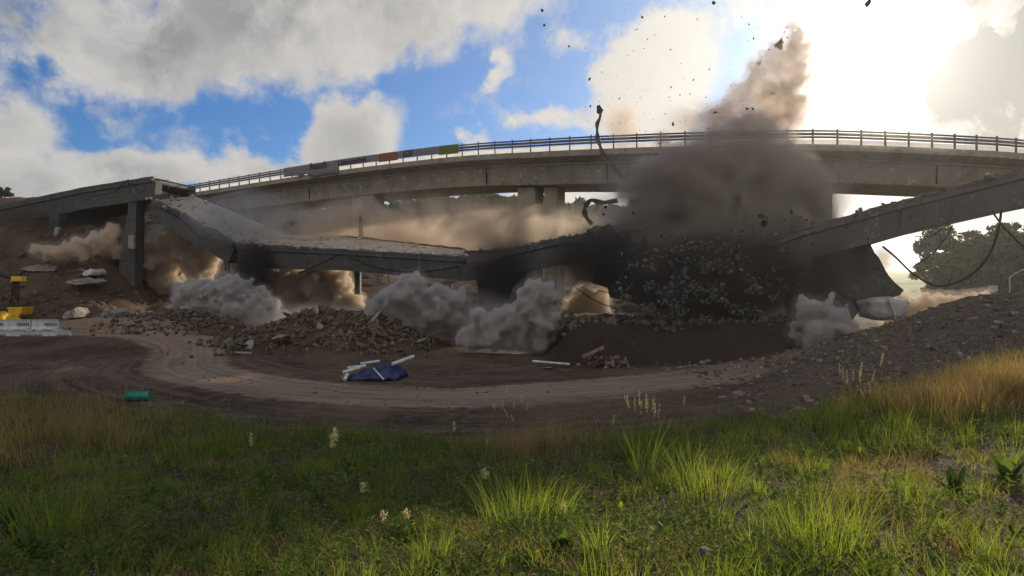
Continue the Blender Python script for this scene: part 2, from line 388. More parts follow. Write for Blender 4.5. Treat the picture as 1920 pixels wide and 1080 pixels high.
def build_terrain():
    rr = np.concatenate([np.linspace(.3, 12, 120)[:-1], np.linspace(12, 62, 260)[:-1], np.geomspace(62, 3200, 90)])
    aa = np.radians(np.concatenate([np.linspace(-180, -56, 30)[:-1], np.linspace(-56, 56, 460)[:-1], np.linspace(56, 180, 31)]))
    A, Rr = np.meshgrid(aa, rr)
    X = np.sin(A)*Rr; Y = np.cos(A)*Rr; Z = H(X, Y)
    V = np.stack([X.ravel(), Y.ravel(), Z.ravel()], 1)
    nr, na = X.shape
    i, j = np.meshgrid(np.arange(nr-1), np.arange(na-1), indexing='ij')
    a = (i*na+j).ravel(); Q = np.stack([a, a+1, a+na+1, a+na], 1)
    V = np.vstack([V, [[0, 0, hz(0, 0)]]]); c = len(V)-1
    # close the hole under the eye with quads' inner fan (degenerate-free pairs)
    fan = np.array([[c, k+1, k, k] for k in range(0)])
    Xf = V[:, 0]; Yf = V[:, 1]
    yc, zc = crest(Xf)
    trk = 1-sm((track_d(Xf, Yf)-1.1)/1.3)
    grs = np.clip(1-sm((Yf-yc+.6)/1.6), 0, 1)*.55
    fld = sm((Yf-62)/10)*np.clip(sm((Xf/np.maximum(Yf, 1)-.36)/.12)+sm((Yf-220)/60), 0, 1)*.9
    grv = sm((Xf-6.8)/5)*sm((Yf-13)/3)*(1-sm((Yf-30)/6))
    m, t, b = mat('worked_earth')
    g = t.new('ShaderNodeNewGeometry').outputs['Position']
    def at(n):
        x = t.new('ShaderNodeAttribute'); x.attribute_name = n; return x.outputs['Fac']
    nA = t.noise(g, .35, 6, .6).outputs[0]; nB = t.noise(g, 2.2, 6, .7).outputs[0]; nC = t.noise(g, 14, 5, .7).outputs[0]
    earth = t.mix(t.ramp(nA, .3, .7), (.046, .031, .020), (.125, .087, .058))
    earth = t.mix(t.math('MULTIPLY', t.ramp(nB, .45, .75), .6), earth, (.16, .115, .08))
    # wheel ruts: bands running with the track (along x, stretched noise)
    st = t.vmath('MULTIPLY', g, (.12, 1.7, 0)).outputs[0]
    ta = t.new('ShaderNodeAttribute'); ta.attribute_name = 'tuv'
    tv = t.vmath('MULTIPLY', ta.outputs['Vector'], (.10, 2.1, 0)).outputs[0]
    rut1 = t.noise(st, 1.6, 5, .65, .4).outputs[0]; rut2 = t.noise(tv, 1.3, 5, .62, .5).outputs[0]
    rut = t.math('ADD', t.math('MULTIPLY', rut1, .3), t.math('MULTIPLY', rut2, .7))
    rut = t.math('ADD', rut, t.math('MULTIPLY', t.math('SUBTRACT', nB, .5), .25))
    floor = t.math('MULTIPLY', t.ramp(rut, .44, .62), .75)
    earth = t.mix(t.math('MULTIPLY', floor, at('flat')), earth, (.175, .122, .082))
    trc = t.mix(t.ramp(rut, .3, .65), (.17, .125, .085), (.33, .25, .175))
    earth = t.mix(t.ramp(t.math('ADD', at('track'), t.math('MULTIPLY', t.math('SUBTRACT', nB, .5), 1.4)), .25, .95), earth, trc)
    v = t.new('ShaderNodeTexVoronoi'); t.put(v.inputs['Vector'], g); v.inputs['Scale'].default_value = 9
    stc = t.mix(v.outputs['Color'], (.05, .038, .03), (.24, .19, .145)); 
    earth = t.mix(t.math('MULTIPLY', at('gravel'), t.ramp(nC, .35, .6)), earth, stc)
    earth = t.mix(t.math('MULTIPLY', at('dark'), .85), earth, t.mix(nB, (.014, .011, .010), (.05, .038, .030)))  # shade on the ledge is put into the soil colour
    litter = t.mix(t.ramp(nC, .4, .7), (.035, .026, .016), (.10, .075, .05))
    earth = t.mix(at('grassy'), earth, litter)
    fieldc = t.mix(t.ramp(t.noise(t.vmath('MULTIPLY', g, (.01, .03, 0)).outputs[0], 1.5, 4).outputs[0], .4, .6), (.06, .13, .02), (.16, .27, .05))
    earth = t.mix(at('field'), earth, fieldc)
    t.put(b.inputs['Base Color'], earth); b.inputs['Roughness'].default_value = .95; b.inputs['Specular IOR Level'].default_value = .15
    bp = t.new('ShaderNodeBump'); bp.inputs['Strength'].default_value = .9; bp.inputs['Distance'].default_value = .12
    hsum = t.math('ADD', t.math('MULTIPLY', nB, 1.2), t.math('MULTIPLY', nC, .5))
    hsum = t.math('ADD', hsum, t.math('MULTIPLY', rut, at('flat')))
    t.put(bp.inputs['Height'], hsum); t.put(b.inputs['Normal'], bp.outputs[0])
    ledge_shade = sm((Yf-26.6)/1.2)*sm((Xf-.8)/1.5)*(1-sm((Xf-14.5)/3))*(1-sm((Yf-33)/2))
    flat = sm((Yf-yc-1)/3)*(1-ledge_shade)*(1-sm((Yf-28)/5))*(1-grv)
    o = npobj('ground', V, Q, m, dict(track=trk, grassy=grs, field=fld, gravel=grv, flat=flat, dark=ledge_shade, tuv=track_uv(Xf, Yf)), smooth=True, kind='structure')
    return o
ground = build_terrain()

# ================================================================== BRIDGES
def lerp_list(us, vals, u):
    for i in range(len(us)-1):
        if u <= us[i+1] or i == len(us)-2:
            k = (u-us[i])/(us[i+1]-us[i]); return vals[i]*(1-k)+vals[i+1]*k
def sweep(mb, path, lats, section, jag0=0, jag1=0, seed=1, jz=.0):
    """sweep a closed section (u sideways, v up) along path; ragged ends for broken concrete"""
    rnd = random.Random(seed); n = len(section); vs = []
    N = len(path)
    for i, p in enumerate(path):
        tg = (path[min(i+1, N-1)]-path[max(i-1, 0)]).normalized()
        lat = lats[i].normalized(); up = tg.cross(lat)*-1.0
        if up.z < 0: up = -up
        for (u, v) in section:
            q = p+lat*u+up*v
            if i == 0 and jag0: q = q-tg*rnd.uniform(-jag0, jag0)
            if i == N-1 and jag1: q = q+tg*rnd.uniform(-jag1, jag1)
            if jz: q = q+Vector((0, 0, rnd.uniform(-jz, jz)))
            vs.append(q)
    fs = []
    for i in range(N-1):
        for k in range(n):
            fs.append((i*n+k, i*n+(k+1) % n, (i+1)*n+(k+1) % n, (i+1)*n+k))
    fs.append(tuple(range(n))[::-1]); fs.append(tuple((N-1)*n+k for k in range(n)))
    mb.add(vs, fs)
def subdiv(path, lats, n):
    """resample a path with its sideways vectors"""
    L = [0]
    for i in range(1, len(path)): L.append(L[-1]+(path[i]-path[i-1]).length)
    out, lo = [], []
    for k in range(n+1):
        u = L[-1]*k/n; out.append(lerp_list(L, path, u)); lo.append(lerp_list(L, lats, u))
    return out, lo
def sec_pts(path, lats, u, v):
    out = []
    for i, p in enumerate(path):
        tg = (path[min(i+1, len(path)-1)]-path[max(i-1, 0)]).normalized(); lat = lats[i].normalized(); up = tg.cross(lat)*-1
        if up.z < 0: up = -up
        out.append(p+lat*u+up*v)
    return out

# ---- the intact upper bridge behind
UPX = [(150, 381, 80), (350, 347, 72), (560, 312, 63), (700, 291, 57.5), (860, 271, 52), (1000, 261, 48), (1120, 254, 45.5), (1300, 247, 43.3), (1500, 243, 42), (1620, 245, 42), (1800, 253, 42.5), (1920, 261, 43.5), (2100, 280, 46)]
upath = catmull([P(*a) for a in UPX], 12)
ulat = []
for i, p in enumerate(upath):
    tg = upath[min(i+1, len(upath)-1)]-upath[max(i-1, 0)]; tg.z = 0; ulat.append(Vector((-tg.y, tg.x, 0)).normalized())
def upper_bridge():
    root = empty('viaduct_bridge', (0, 46, 0), label='long intact concrete bridge with railing curving behind the collapsing deck', cat='bridge')
    def rel(mb): mb.v = [(v[0], v[1]-46, v[2]) for v in mb.v]; return mb
    W_ = 10.5
    deck = MB(); sweep(deck, upath, ulat, [(0, -1.0), (.35, -1.0), (.35, -1.12), (W_-.35, -1.12), (W_-.35, -1.0), (W_, -1.0), (W_, -1.42), (W_-.3, -1.45), (W_-1.8, -1.8), (1.55, -1.8), (.3, -1.47), (0, -1.44)])
    rel(deck).build('deck_slab', M['conc_new'], root)
    gird = MB(); sweep(gird, upath, ulat, [(1.3, -1.79), (6.9, -1.79), (6.6, -3.35), (1.6, -3.35)])
    rel(gird).build('box_girder', M['conc_new'], root)
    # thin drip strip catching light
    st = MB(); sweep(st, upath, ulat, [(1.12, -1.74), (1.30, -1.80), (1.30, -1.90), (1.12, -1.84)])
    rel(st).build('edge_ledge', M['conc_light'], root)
    # railing: posts and two broad rails
    L = [0]
    for i in range(1, len(upath)): L.append(L[-1]+(upath[i]-upath[i-1]).length)
    for u0, tag in ((.12, 'near'), (W_-.15, 'far')):
        pts = sec_pts(upath, ulat, u0, -.98)
        n = int(L[-1]/(1.68 if tag == 'near' else 3.36))
        for k in range(n+1):
            p = lerp_list(L, pts, L[-1]*k/n)
            if abs(p.x) > p.y*.9: continue
            rel(MB().box((p.x, p.y, p.z+.52), (.09, .12, 1.1))).build('railing_post', M['steel'], root)
        for (v0, v1, d) in ((-.14, -.02, .10), (-.38, -.19, .06), (-.58, -.43, .06)):
            ra = MB(); sweep(ra, upath, ulat, [(u0-d, v0), (u0-d, v1), (u0-d+.05, v1), (u0-d+.05, v0)])
            rel(ra).build('guard_rail', M['steel'], root)
        if tag == 'near':
            sh = MB(); sweep(sh, upath, ulat, [(u0+.10, -.97), (u0+.10, -.62), (u0+.115, -.62), (u0+.115, -.97)])
            rel(sh).build('glare_strip', M['sheet'], root)  # translucent strip added to show a bright backlit gap under the rails
    # thin vertical expansion joints
    for x in (560, 900, 1130, 1790):
        i = min(range(len(upath)), key=lambda k: abs(960+F*upath[k].x/upath[k].y-x))
        p = sec_pts(upath, ulat, 1.36, -2.55)[i]; tg = (upath[i+1]-upath[i]).normalized()
        j = MB().box((p.x, p.y-46, p.z), (.05, .12, 1.35), Matrix.Rotation(atan2(tg.y, tg.x), 3, 'Z')); j.build('expansion_joint', M['slot'], root)
    # wall piers
    for x, w, Yb in ((300, 3.0, 0), (690, 3.0, 0), (995, 1.7, 0), (1040, 1.2, 0), (1515, 2.9, 0), (2050, 2.9, 0)):
        i = min(range(len(upath)), key=lambda k: abs(960+F*upath[k].x/upath[k].y-x))
        p = upath[i]+ulat[i]*4.2; top = p.z-3.3; bot = hz(p.x, p.y)-1
        px = (x-960)/F*p.y
        tg = (upath[i+1]-upath[i]).normalized()
        pr = MB().box((px, p.y-46, (top+bot)/2), (w, 1.6, top-bot), Matrix.Rotation(atan2(tg.y, tg.x), 3, 'Z'), 1.0, .08)
        pr.build('pier', M['conc_new'], root)
    return root
upper_bridge()

# crumbled concrete along the top edge of the right-hand deck
def rock_mesh(name, seed, m, r=1.0, sub=1, jag=.35):
    bm = bmesh.new(); bmesh.ops.create_icosphere(bm, subdivisions=sub, radius=r); rn = random.Random(seed)
    ax = [rn.uniform(.55, 1.15) for _ in range(3)]
    for v in bm.verts:
        v.co *= 1+rn.uniform(-jag, jag)
        v.co = Vector([v.co[i]*ax[i] for i in range(3)])
    # knock flat facets
    for _ in range(3):
        n = Vector([rn.uniform(-1, 1) for _ in range(3)]).normalized()
        bmesh.ops.bisect_plane(bm, geom=bm.verts[:]+bm.edges[:]+bm.faces[:], plane_co=n*r*.6, plane_no=n, clear_outer=True)
        es = [e for e in bm.edges if len(e.link_faces) == 1]
        if es: bmesh.ops.holes_fill(bm, edges=es, sides=0)
    me = bpy.data.meshes.new(name); bm.to_mesh(me); bm.free(); me.materials.append(m); return me
ROCKS = [rock_mesh('rock', s, M['stone']) for s in range(10)]
ROCKS2 = [rock_mesh('rock', s+50, M['stone2']) for s in range(6)]
def scatter(name, places, mlist, material, flat=1.0, **kw):
    """many small stones joined into one mesh (uncountable rubble)"""
    V = []; Fc = []; b = 0
    base = []
    for me in mlist:
        vv = np.array([v.co[:] for v in me.vertices]); me.calc_loop_triangles()
        tt = np.array([t.vertices[:] for t in me.loop_triangles]); base.append((vv, tt))
    rn = np.random.RandomState(7)
    for (x, y, z, s) in places:
        vv, tt = base[rn.randint(len(base))]
        e = rn.uniform(0, 2*pi, 3); ca, sa = np.cos(e), np.sin(e)
        Rm = np.array([[ca[0], -sa[0], 0], [sa[0], ca[0], 0], [0, 0, 1]]) @ np.array([[1, 0, 0], [0, ca[1], -sa[1]], [0, sa[1], ca[1]]])
        w = ((vv*rn.uniform(.6, 1.2, 3)*s) @ Rm.T)*np.array([1, 1, flat])+np.array([x, y, z]); V.append(w); Fc.append(tt+b); b += len(w)
    return npobj(name, np.vstack(V), np.vstack(Fc), material, **kw)
# ---- the old bridge in front, breaking up
SEC = [(0, 0), (8, 0), (8, -.28), (7.8, -.36), (7.7, -1.65), (6.7, -1.65), (6.6, -.42), (1.3, -.42), (1.2, -1.65), (.22, -1.65), (.14, -.34), (0, -.26)]
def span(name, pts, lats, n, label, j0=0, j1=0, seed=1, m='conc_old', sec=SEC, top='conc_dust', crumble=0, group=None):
    pts = [P(*p) for p in pts]; lats = [Vector(l) for l in lats]
    path, la = subdiv(pts, lats, n)
    c = path[len(path)//2]
    root = empty(name, c, label=label, cat='bridge span', group=group)
    sec2 = [(u*la[0].length/8.0, v) for u, v in sec]
    g = MB(); sweep(g, path, la, sec2, j0, j1, seed); g.v = [Vector(v)-c for v in g.v]; g.build('girder_deck', M[m], root)
    # road surface sheet, proud of the slab
    s = MB(); sweep(s, path, la, [(.5, .004), (sec2[1][0]-.5, .004), (sec2[1][0]-.5, .06), (.5, .06)], j0*.7, j1*.7, seed+5); s.v = [Vector(v)-c for v in s.v]; s.build('road_surface', M[top], root)
    # raised edge beam on the near and far side, broken in places
    for u in (0.0, sec2[1][0]-.3):
        e = MB(); sweep(e, path, la, [(u-.02, .003), (u+.32, .003), (u+.32, .16), (u-.02, .16)], j0, j1, seed+9, .05 if j0 > .2 or j1 > .25 else .02); e.v = [Vector(v)-c for v in e.v]; e.build('edge_beam', M[m], root)
    for end, jag in ((0, j0), (len(path)-1, j1)):
        if not jag: continue
        pp, l_ = path[end], la[end].normalized(); tg = (path[1]-path[0]).normalized()*(-1 if end == 0 else 1); r_ = random.Random(seed+end)
        for k in range(9):
            q = pp-c+l_*r_.uniform(.1, 5)+Vector((0, 0, r_.choice((-.08, -.2, -.5, -1.2, -1.5)))); L_ = r_.uniform(.5, 1.5)
            MB().tube([q-tg*.3, q+tg*L_*.5+Vector((0, 0, r_.uniform(-.15, .1))), q+tg*L_+Vector((r_.uniform(-.3, .3), r_.uniform(-.3, .3), r_.uniform(-.7, .2)))], .022, 5).build('rebar', M['rust'], root)
    if crumble:
        r_ = np.random.RandomState(seed); pl = []
        for k in range(crumble):
            i = r_.randint(len(path)); u = abs(r_.normal())*1.2 if r_.rand() < .6 else r_.rand()*7; q = path[i]+la[i].normalized()*u
            pl.append((q.x+r_.normal()*.3, q.y, q.z+.07+.1*r_.rand(), .03+.24*r_.rand()**4))
        o = scatter('loose_rubble', pl, ROCKS2, M['conc_dust' if top == 'conc_dust' else 'stone'], kind='stuff'); o.parent = root; o.matrix_parent_inverse = Matrix.Translation(-c)
    return root, path, la
LA = (-.5, 7.6, .40)
spanA, pathA, latA = span('standing_bridge_span', [(-260, 436, 57), (-120, 411, 55), (0, 388, 52.5), (150, 356, 50.2), (285, 334, 48)], [LA]*5, 40,
     'standing end of the old concrete bridge at left, its broken edge facing the sloping deck', 0, .25, 3)
spanB, pathB, latB = span('fallen_bridge_span', [(287, 376, 48), (350, 409, 47.2), (437, 459, 46)], [(-.2, 7.2, 1.3), (.6, 7.2, 1.3), (1.8, 7, 1.25)], 24,
     'dusty grey deck tilting steeply down beside the standing left pier', .3, .2, 5, crumble=260)
spanC, pathC, latC = span('fallen_bridge_span', [(440, 461, 45.9), (640, 471, 43), (760, 478, 41.5), (884, 486, 40)], [(1.8, 7, 1.3), (-1.6, 7, 1.5), (-1.2, 7, 1.2), (-.9, 7, .9)], 30,
     'nearly level fallen deck in the middle with a black cable draped along its side', .15, .3, 7, crumble=300)
spanD, pathD, latD = span('fallen_bridge_span', [(872, 487, 39.9), (930, 478, 38.9), (1040, 452, 37.3), (1185, 430, 35.5)], [(-.8, 7, .8), (-.4, 7, .4), (0, 7, .1), (.2, 7, .4)], 30,
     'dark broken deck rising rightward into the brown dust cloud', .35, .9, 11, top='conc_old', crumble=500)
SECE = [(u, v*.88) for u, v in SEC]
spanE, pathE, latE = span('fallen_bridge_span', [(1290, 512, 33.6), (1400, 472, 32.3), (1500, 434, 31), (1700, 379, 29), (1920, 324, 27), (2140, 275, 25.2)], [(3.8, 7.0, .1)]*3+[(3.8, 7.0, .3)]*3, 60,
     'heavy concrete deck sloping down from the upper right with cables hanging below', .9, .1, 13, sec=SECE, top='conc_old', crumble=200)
# a torn block of deck in the middle of the collapse
spanF, pathF, latF = span('broken_deck_section', [(1150, 505, 34.5), (1240, 525, 34.0), (1330, 528, 33.6)], [(.2, 6, .8), (0, 6, .6), (0, 6, .5)], 14,
     'dark broken deck section at the bottom of the V among falling rubble', .8, .8, 17, top='conc_old')

# ================================================================== DUST
def dust_mat(name, dens, c=(.80, .74, .68), ani=.25, het=None):
    m = bpy.data.materials.new(name); m.use_nodes = True; t = NT(m.node_tree); t.n.clear()
    out = t.new('ShaderNodeOutputMaterial'); v = t.new('ShaderNodeVolumePrincipled')
    v.inputs['Color'].default_value = (*c, 1); v.inputs['Density'].default_value = dens; v.inputs['Anisotropy'].default_value = ani
    if het:      # wispy: density falls off towards the hull and is broken up by noise (in object space)
        sc, lo, hi, pw = het
        tc = t.new('ShaderNodeTexCoord').outputs['Object']
        at = t.new('ShaderNodeTexCoord').outputs['Generated']
        g = t.vmath('MULTIPLY', t.vmath('SUBTRACT', at, (.5, .5, .5)).outputs[0], (2, 2, 2)).outputs[0]
        n = t.noise(tc, sc, 3, .55, .6).outputs[0]
        L = t.vmath('LENGTH', g).outputs['Value']
        L2 = t.math('ADD', L, t.math('MULTIPLY', t.math('SUBTRACT', n, .5), pw))
        d = t.math('MULTIPLY', t.ramp(L2, 1.0, .35), t.ramp(n, lo, hi))
        t.put(v.inputs['Density'], t.math('MULTIPLY', d, dens))
        m.cycles.homogeneous_volume = False
    else: m.cycles.homogeneous_volume = True
    m.cycles.volume_sampling = 'MULTIPLE_IMPORTANCE' if not het else 'EQUIANGULAR'
    m.cycles.volume_sampling = 'DISTANCE' if not het else 'MULTIPLE_IMPORTANCE'
    t.l.new(v.outputs[0], out.inputs['Volume']); return m
TEXC = bpy.data.textures.new('billow_noise', 'CLOUDS'); TEXC.noise_scale = .35; TEXC.noise_depth = 3
def vtex(sz):
    t = bpy.data.textures.new('cell_noise', 'VORONOI'); t.noise_scale = sz; t.noise_intensity = 1.0; return t
TEXV1, TEXV2, TEXV3 = vtex(1.25), vtex(.6), vtex(.3)
DUST = {}
def billow(label, blobs, Y, m, voxel=.125, depth=1.0, seed=0, puff=26, sq=.8, disp=.16, smoothr=1, name='dust_cloud', ysl=0.0):
    """cauliflower cloud: every (x, y, r[px][, dY]) ball sprouts smaller balls; remeshed into one lumpy skin"""
    rn = random.Random(seed); k = Y/F
    balls = []
    for b in blobs:
        x, y, r = b[:3]; dY = b[3] if len(b) > 3 else 0
        c = P(x, y, Y+dY); rr = r*(Y+dY)/F
        balls.append((c, rr*.86, 2))
        for _ in range(puff):
            d = Vector((rn.gauss(0, 1), rn.gauss(0, 1)-.35, rn.gauss(0, 1)+.15)).normalized()
            r2 = rr*rn.uniform(.22, .46); c2 = c+d*rr*.86
            balls.append((c2, r2, 1))
            for _ in range(3):
                d2 = (Vector((rn.gauss(0, 1), rn.gauss(0, 1), rn.gauss(0, 1))).normalized()+d*.8).normalized()
                balls.append((c2+d2*r2*.85, r2*rn.uniform(.35, .6), 1))
    ctr = P(sum(b[0] for b in blobs)/len(blobs), max(b[1] for b in blobs), Y)
    # icosphere template as numpy
    tm = []
    for s in (1, 2, 3):
        bm = bmesh.new(); bmesh.ops.create_icosphere(bm, subdivisions=s, radius=1.0)
        bm.verts.index_update(); tm.append((np.array([v.co[:] for v in bm.verts]), np.array([[v.index for v in f.verts] for f in bm.faces]))); bm.free()
    V = []; Fc = []; bs = 0
    for c, r, s in balls:
        vv, ff = tm[s]; c = c-ctr
        V.append(vv*np.array([r, r*depth, r])+np.array(c[:])); Fc.append(ff+bs); bs += len(vv)
    o = npobj(name, np.vstack(V), np.vstack(Fc), m)
    o.location = ctr
    rm = o.modifiers.new('join', 'REMESH'); rm.mode = 'VOXEL'; rm.voxel_size = voxel; rm.use_smooth_shade = True
    for tx, st in ((TEXV1, disp*2.6), (TEXV2, disp*2.3), (TEXV3, disp*1.2)):
        dp = o.modifiers.new('billows', 'DISPLACE'); dp.texture = tx; dp.strength = -st; dp.mid_level = .45; dp.texture_coords = 'LOCAL'
    if smoothr:
        s_ = o.modifiers.new('relax', 'SMOOTH'); s_.iterations = smoothr; s_.factor = .5
    dp = o.modifiers.new('wisps', 'DISPLACE'); dp.texture = TEXC; dp.strength = disp; dp.mid_level = .5; dp.texture_coords = 'LOCAL'
    bpy.context.view_layer.update()
    dg = bpy.context.evaluated_depsgraph_get(); me = bpy.data.meshes.new_from_object(o.evaluated_get(dg))
    o.modifiers.clear(); old = o.data; o.data = me; bpy.data.meshes.remove(old); me.name = name
    setp(o, label, 'dust cloud')
    # thin outer haze round the dense body
    o2 = bpy.data.objects.new('thin_edge', o.data.copy()); col.objects.link(o2)
    s_ = o2.modifiers.new('relax', 'SMOOTH'); s_.iterations = 10; s_.factor = .6
    dp = o2.modifiers.new('grow', 'DISPLACE'); dp.strength = .32; dp.mid_level = 0
    rm = o2.modifiers.new('join', 'REMESH'); rm.mode = 'VOXEL'; rm.voxel_size = voxel*1.5; rm.use_smooth_shade = True
    bpy.context.view_layer.update()
    me = bpy.data.meshes.new_from_object(o2.evaluated_get(bpy.context.evaluated_depsgraph_get())); o2.modifiers.clear(); o2.data = me
    me.materials.clear(); me.materials.append(THIN[m.name]); o2.parent = o
    return o
THIN = {}
TAN = (.84, .74, .62); BRN = (.58, .52, .47); GRY = (.60, .58, .58)  # tan and grey tints of one dust, sunlight and shade put in
D_grey = dust_mat('dense_shade_grey_dust', 6.0, (.73, .70, .68), .0)  # same dust as the tan, its shade put into the colour
D_tan = dust_mat('dense_sunlit_tan_dust', 4.0, (.93, .83, .70), .1)  # same dust as the grey, its sunlight put into the colour
D_dark = dust_mat('shade_dark_dust', 1.3, (.12, .12, .12), .2)  # shadowed dust, its shade put into a dark albedo
THIN = {D_grey.name: dust_mat('thin_shade_grey_dust', .15, (.66, .62, .60), .2), D_tan.name: dust_mat('thin_sunlit_tan_dust', .2, (.88, .78, .66), .3), D_dark.name: dust_mat('thin_shade_dark_dust', .4, (.14, .13, .13), .2)}
billow('grey-blue billowing dust mass left of the rubble heap', [(330, 600, 32), (370, 572, 42), (420, 590, 40), (400, 552, 24), (470, 585, 42), (450, 612, 24), (500, 600, 26), (345, 615, 18), (510, 575, 20), (440, 545, 30), (385, 600, 34), (350, 560, 26), (315, 612, 14), (535, 600, 20)], 41.5, D_grey, seed=1)
billow('tan sunlit dust billow around the standing left pier', [(350, 465, 36), (300, 495, 40), (375, 495, 28), (320, 530, 24), (260, 540, 16), (300, 545, 14), (270, 480, 24), (230, 545, 14), (345, 540, 20), (400, 480, 20), (330, 450, 24), (285, 520, 26)], 52.5, D_tan, seed=2, sq=1)
billow('small tan dust puff rising behind the left pier', [(205, 455, 24), (213, 436, 14), (160, 472, 16), (130, 477, 13), (190, 472, 16), (100, 480, 9), (222, 470, 16)], 49.5, D_tan, seed=3)
billow('tan dust billow lit under the middle deck', [(540, 545, 42), (600, 545, 44), (640, 560, 32), (570, 580, 30), (655, 575, 20), (520, 585, 26), (500, 540, 34), (625, 530, 26), (670, 568, 18), (600, 590, 26), (550, 525, 26)], 48.5, D_tan, seed=5)
billow('grey dust billow spreading over the right end of the rubble heap', [(715, 580, 30), (760, 560, 38), (785, 590, 34), (775, 535, 20), (820, 575, 34), (850, 600, 26), (735, 590, 22), (790, 612, 18), (700, 590, 18), (860, 570, 24)], 34.8, D_grey, seed=6)
billow('tallest grey dust billow in front of the dark middle deck', [(1010, 560, 36), (1005, 600, 38), (960, 610, 36), (920, 622, 34), (1015, 540, 24), (880, 638, 22), (960, 640, 22), (1015, 635, 24), (900, 600, 22), (925, 645, 16), (990, 648, 16)], 31.5, D_grey, seed=7)
billow('round grey dust ball at the right end of the ledge', [(1545, 612, 40), (1518, 596, 30, -.3), (1575, 598, 27, .2), (1526, 638, 22, -.6), (1572, 636, 24, -.5), (1498, 622, 19, .2), (1592, 622, 19), (1548, 578, 19, -.4), (1540, 606, 18, -1.0), (1562, 618, 15, -1.0), (1515, 615, 15, -.9)], 27.3, D_grey, seed=9, puff=22, disp=.2, voxel=.10)
billow('tan dust puff seen through the gap under the middle deck', [(1105, 560, 26), (1085, 575, 26), (1120, 580, 24), (1095, 600, 18), (1130, 562, 14)], 44, D_tan, seed=11)
D_plume = dust_mat('tan_plume_dust', .7, (.62, .50, .39), .35); THIN[D_plume.name] = dust_mat('thin_plume_dust', .2, (.62, .50, .39), .35)
billow('tan plume shooting up above the upper bridge towards the sun', [(1490, 72, 26), (1500, 98, 28), (1465, 112, 32), (1425, 138, 28), (1480, 150, 36), (1398, 172, 26), (1440, 190, 38), (1372, 204, 28), (1342, 226, 26), (1482, 208, 34), (1400, 235, 36), (1450, 240, 30)], 45, D_plume, seed=20, disp=.26, voxel=.16, smoothr=1)
def veil(label, x, y, Y, rx, ry, rY, dens, c, het, rot=0, ani=.3, name='dust_cloud', seed=0, step=None):
    """soft thin dust: a lumpy ellipsoid hull whose inside is patchy"""
    bm = bmesh.new(); bmesh.ops.create_icosphere(bm, subdivisions=4, radius=1.0)
    for v in bm.verts: v.co *= .93+.12*mnoise.noise(v.co*2.2+Vector((seed*3.1, 0, 0)))
    me = bpy.data.meshes.new(name)
    S = Matrix.Diagonal((rx*Y/F, rY, ry*Y/F, 1)); Rm = Matrix.Rotation(R(rot), 4, 'Y')
    bmesh.ops.transform(bm, matrix=Rm @ S, verts=bm.verts); bm.to_mesh(me); bm.free()
    m = dust_mat(label.replace(' ', '_')[:40], dens, c, ani, het); me.materials.append(m)
    o = bpy.data.objects.new(name, me); col.objects.link(o); o.location = P(x, y, Y); setp(o, label, 'dust cloud')
    return o
veil('huge brown dust cloud hiding the middle of the upper bridge', 1370, 425, 36.5, 265, 195, 4.6, 2.4, BRN, (.40, .38, .54, 1.3), seed=1)
veil('lighter grey dust drifting at the left side of the huge brown cloud', 1190, 400, 37.5, 120, 160, 2.6, .5, GRY, (.3, .3, .62, .8), seed=2)
veil('small tan puff above the railing beside the twisted rail', 1168, 232, 45, 48, 56, 1.8, 1.0, TAN, (.5, .3, .6, .8), seed=4)
veil('brown dust puff boiling over the upper railing', 1340, 228, 44, 140, 56, 2.2, .7, BRN, (.4, .3, .6, .8), seed=5)
veil('wide tan haze of dust hanging between the two bridges', 800, 425, 49.5, 450, 85, 2.6, 1.1, TAN, (.30, .36, .60, .9), seed=6)
veil('tan dust low behind the middle deck', 690, 450, 50.6, 240, 44, 1.8, 1.0, TAN, (.4, .35, .6, .8), seed=7)
veil('thin dust sliding down the steep fallen deck', 450, 410, 45.3, 150, 60, 2.2, .6, GRY, (.3, .3, .6, .7), rot=-20, seed=8)
veil('dark smoke hanging under the V of the bridge', 1130, 485, 33.6, 135, 85, 1.8, 2.4, (.13, .12, .115), (.3, .3, .6, .8), seed=10)

DUST_SHADE = (.13, .12, .12)  # ordinary dust in shadow, the shade put into a dark colour
veil('dust column coloured dark for its shadow between the left dust clouds', 478, 518, 44.6, 52, 80, 1.7, 1.8, DUST_SHADE, (.45, .25, .5, .6), seed=14)
veil('dust plume coloured dark for its shadow, dropping in front of the middle deck', 935, 505, 36, 78, 82, 1.7, 1.6, DUST_SHADE, (.45, .25, .5, .6), seed=15)
veil('near black curtain of dust and falling rubble under the broken right deck', 1360, 525, 31.6, 235, 112, 1.9, 3.4, (.13, .12, .115), (.4, .30, .52, .7), seed=21)
veil('dark dust smearing down to the ledge below the rubble curtain', 1300, 590, 31.8, 260, 62, 1.5, .9, (.16, .15, .14), (.4, .3, .55, .7), seed=22)
veil('dark smoke lingering under the standing left deck', 120, 430, 52.5, 190, 66, 3.0, 1.0, (.20, .18, .16), (.3, .3, .58, .7), seed=23)
veil('tan dust rolling over the middle deck below the upper bridge', 930, 425, 45.6, 190, 52, 1.8, 1.1, TAN, (.5, .36, .58, 1.0), seed=24)
D_brown = dust_mat('brown_dust_lobes', 1.1, (.62, .55, .49), .2); THIN[D_brown.name] = dust_mat('thin_brown_dust', .25, BRN, .2)
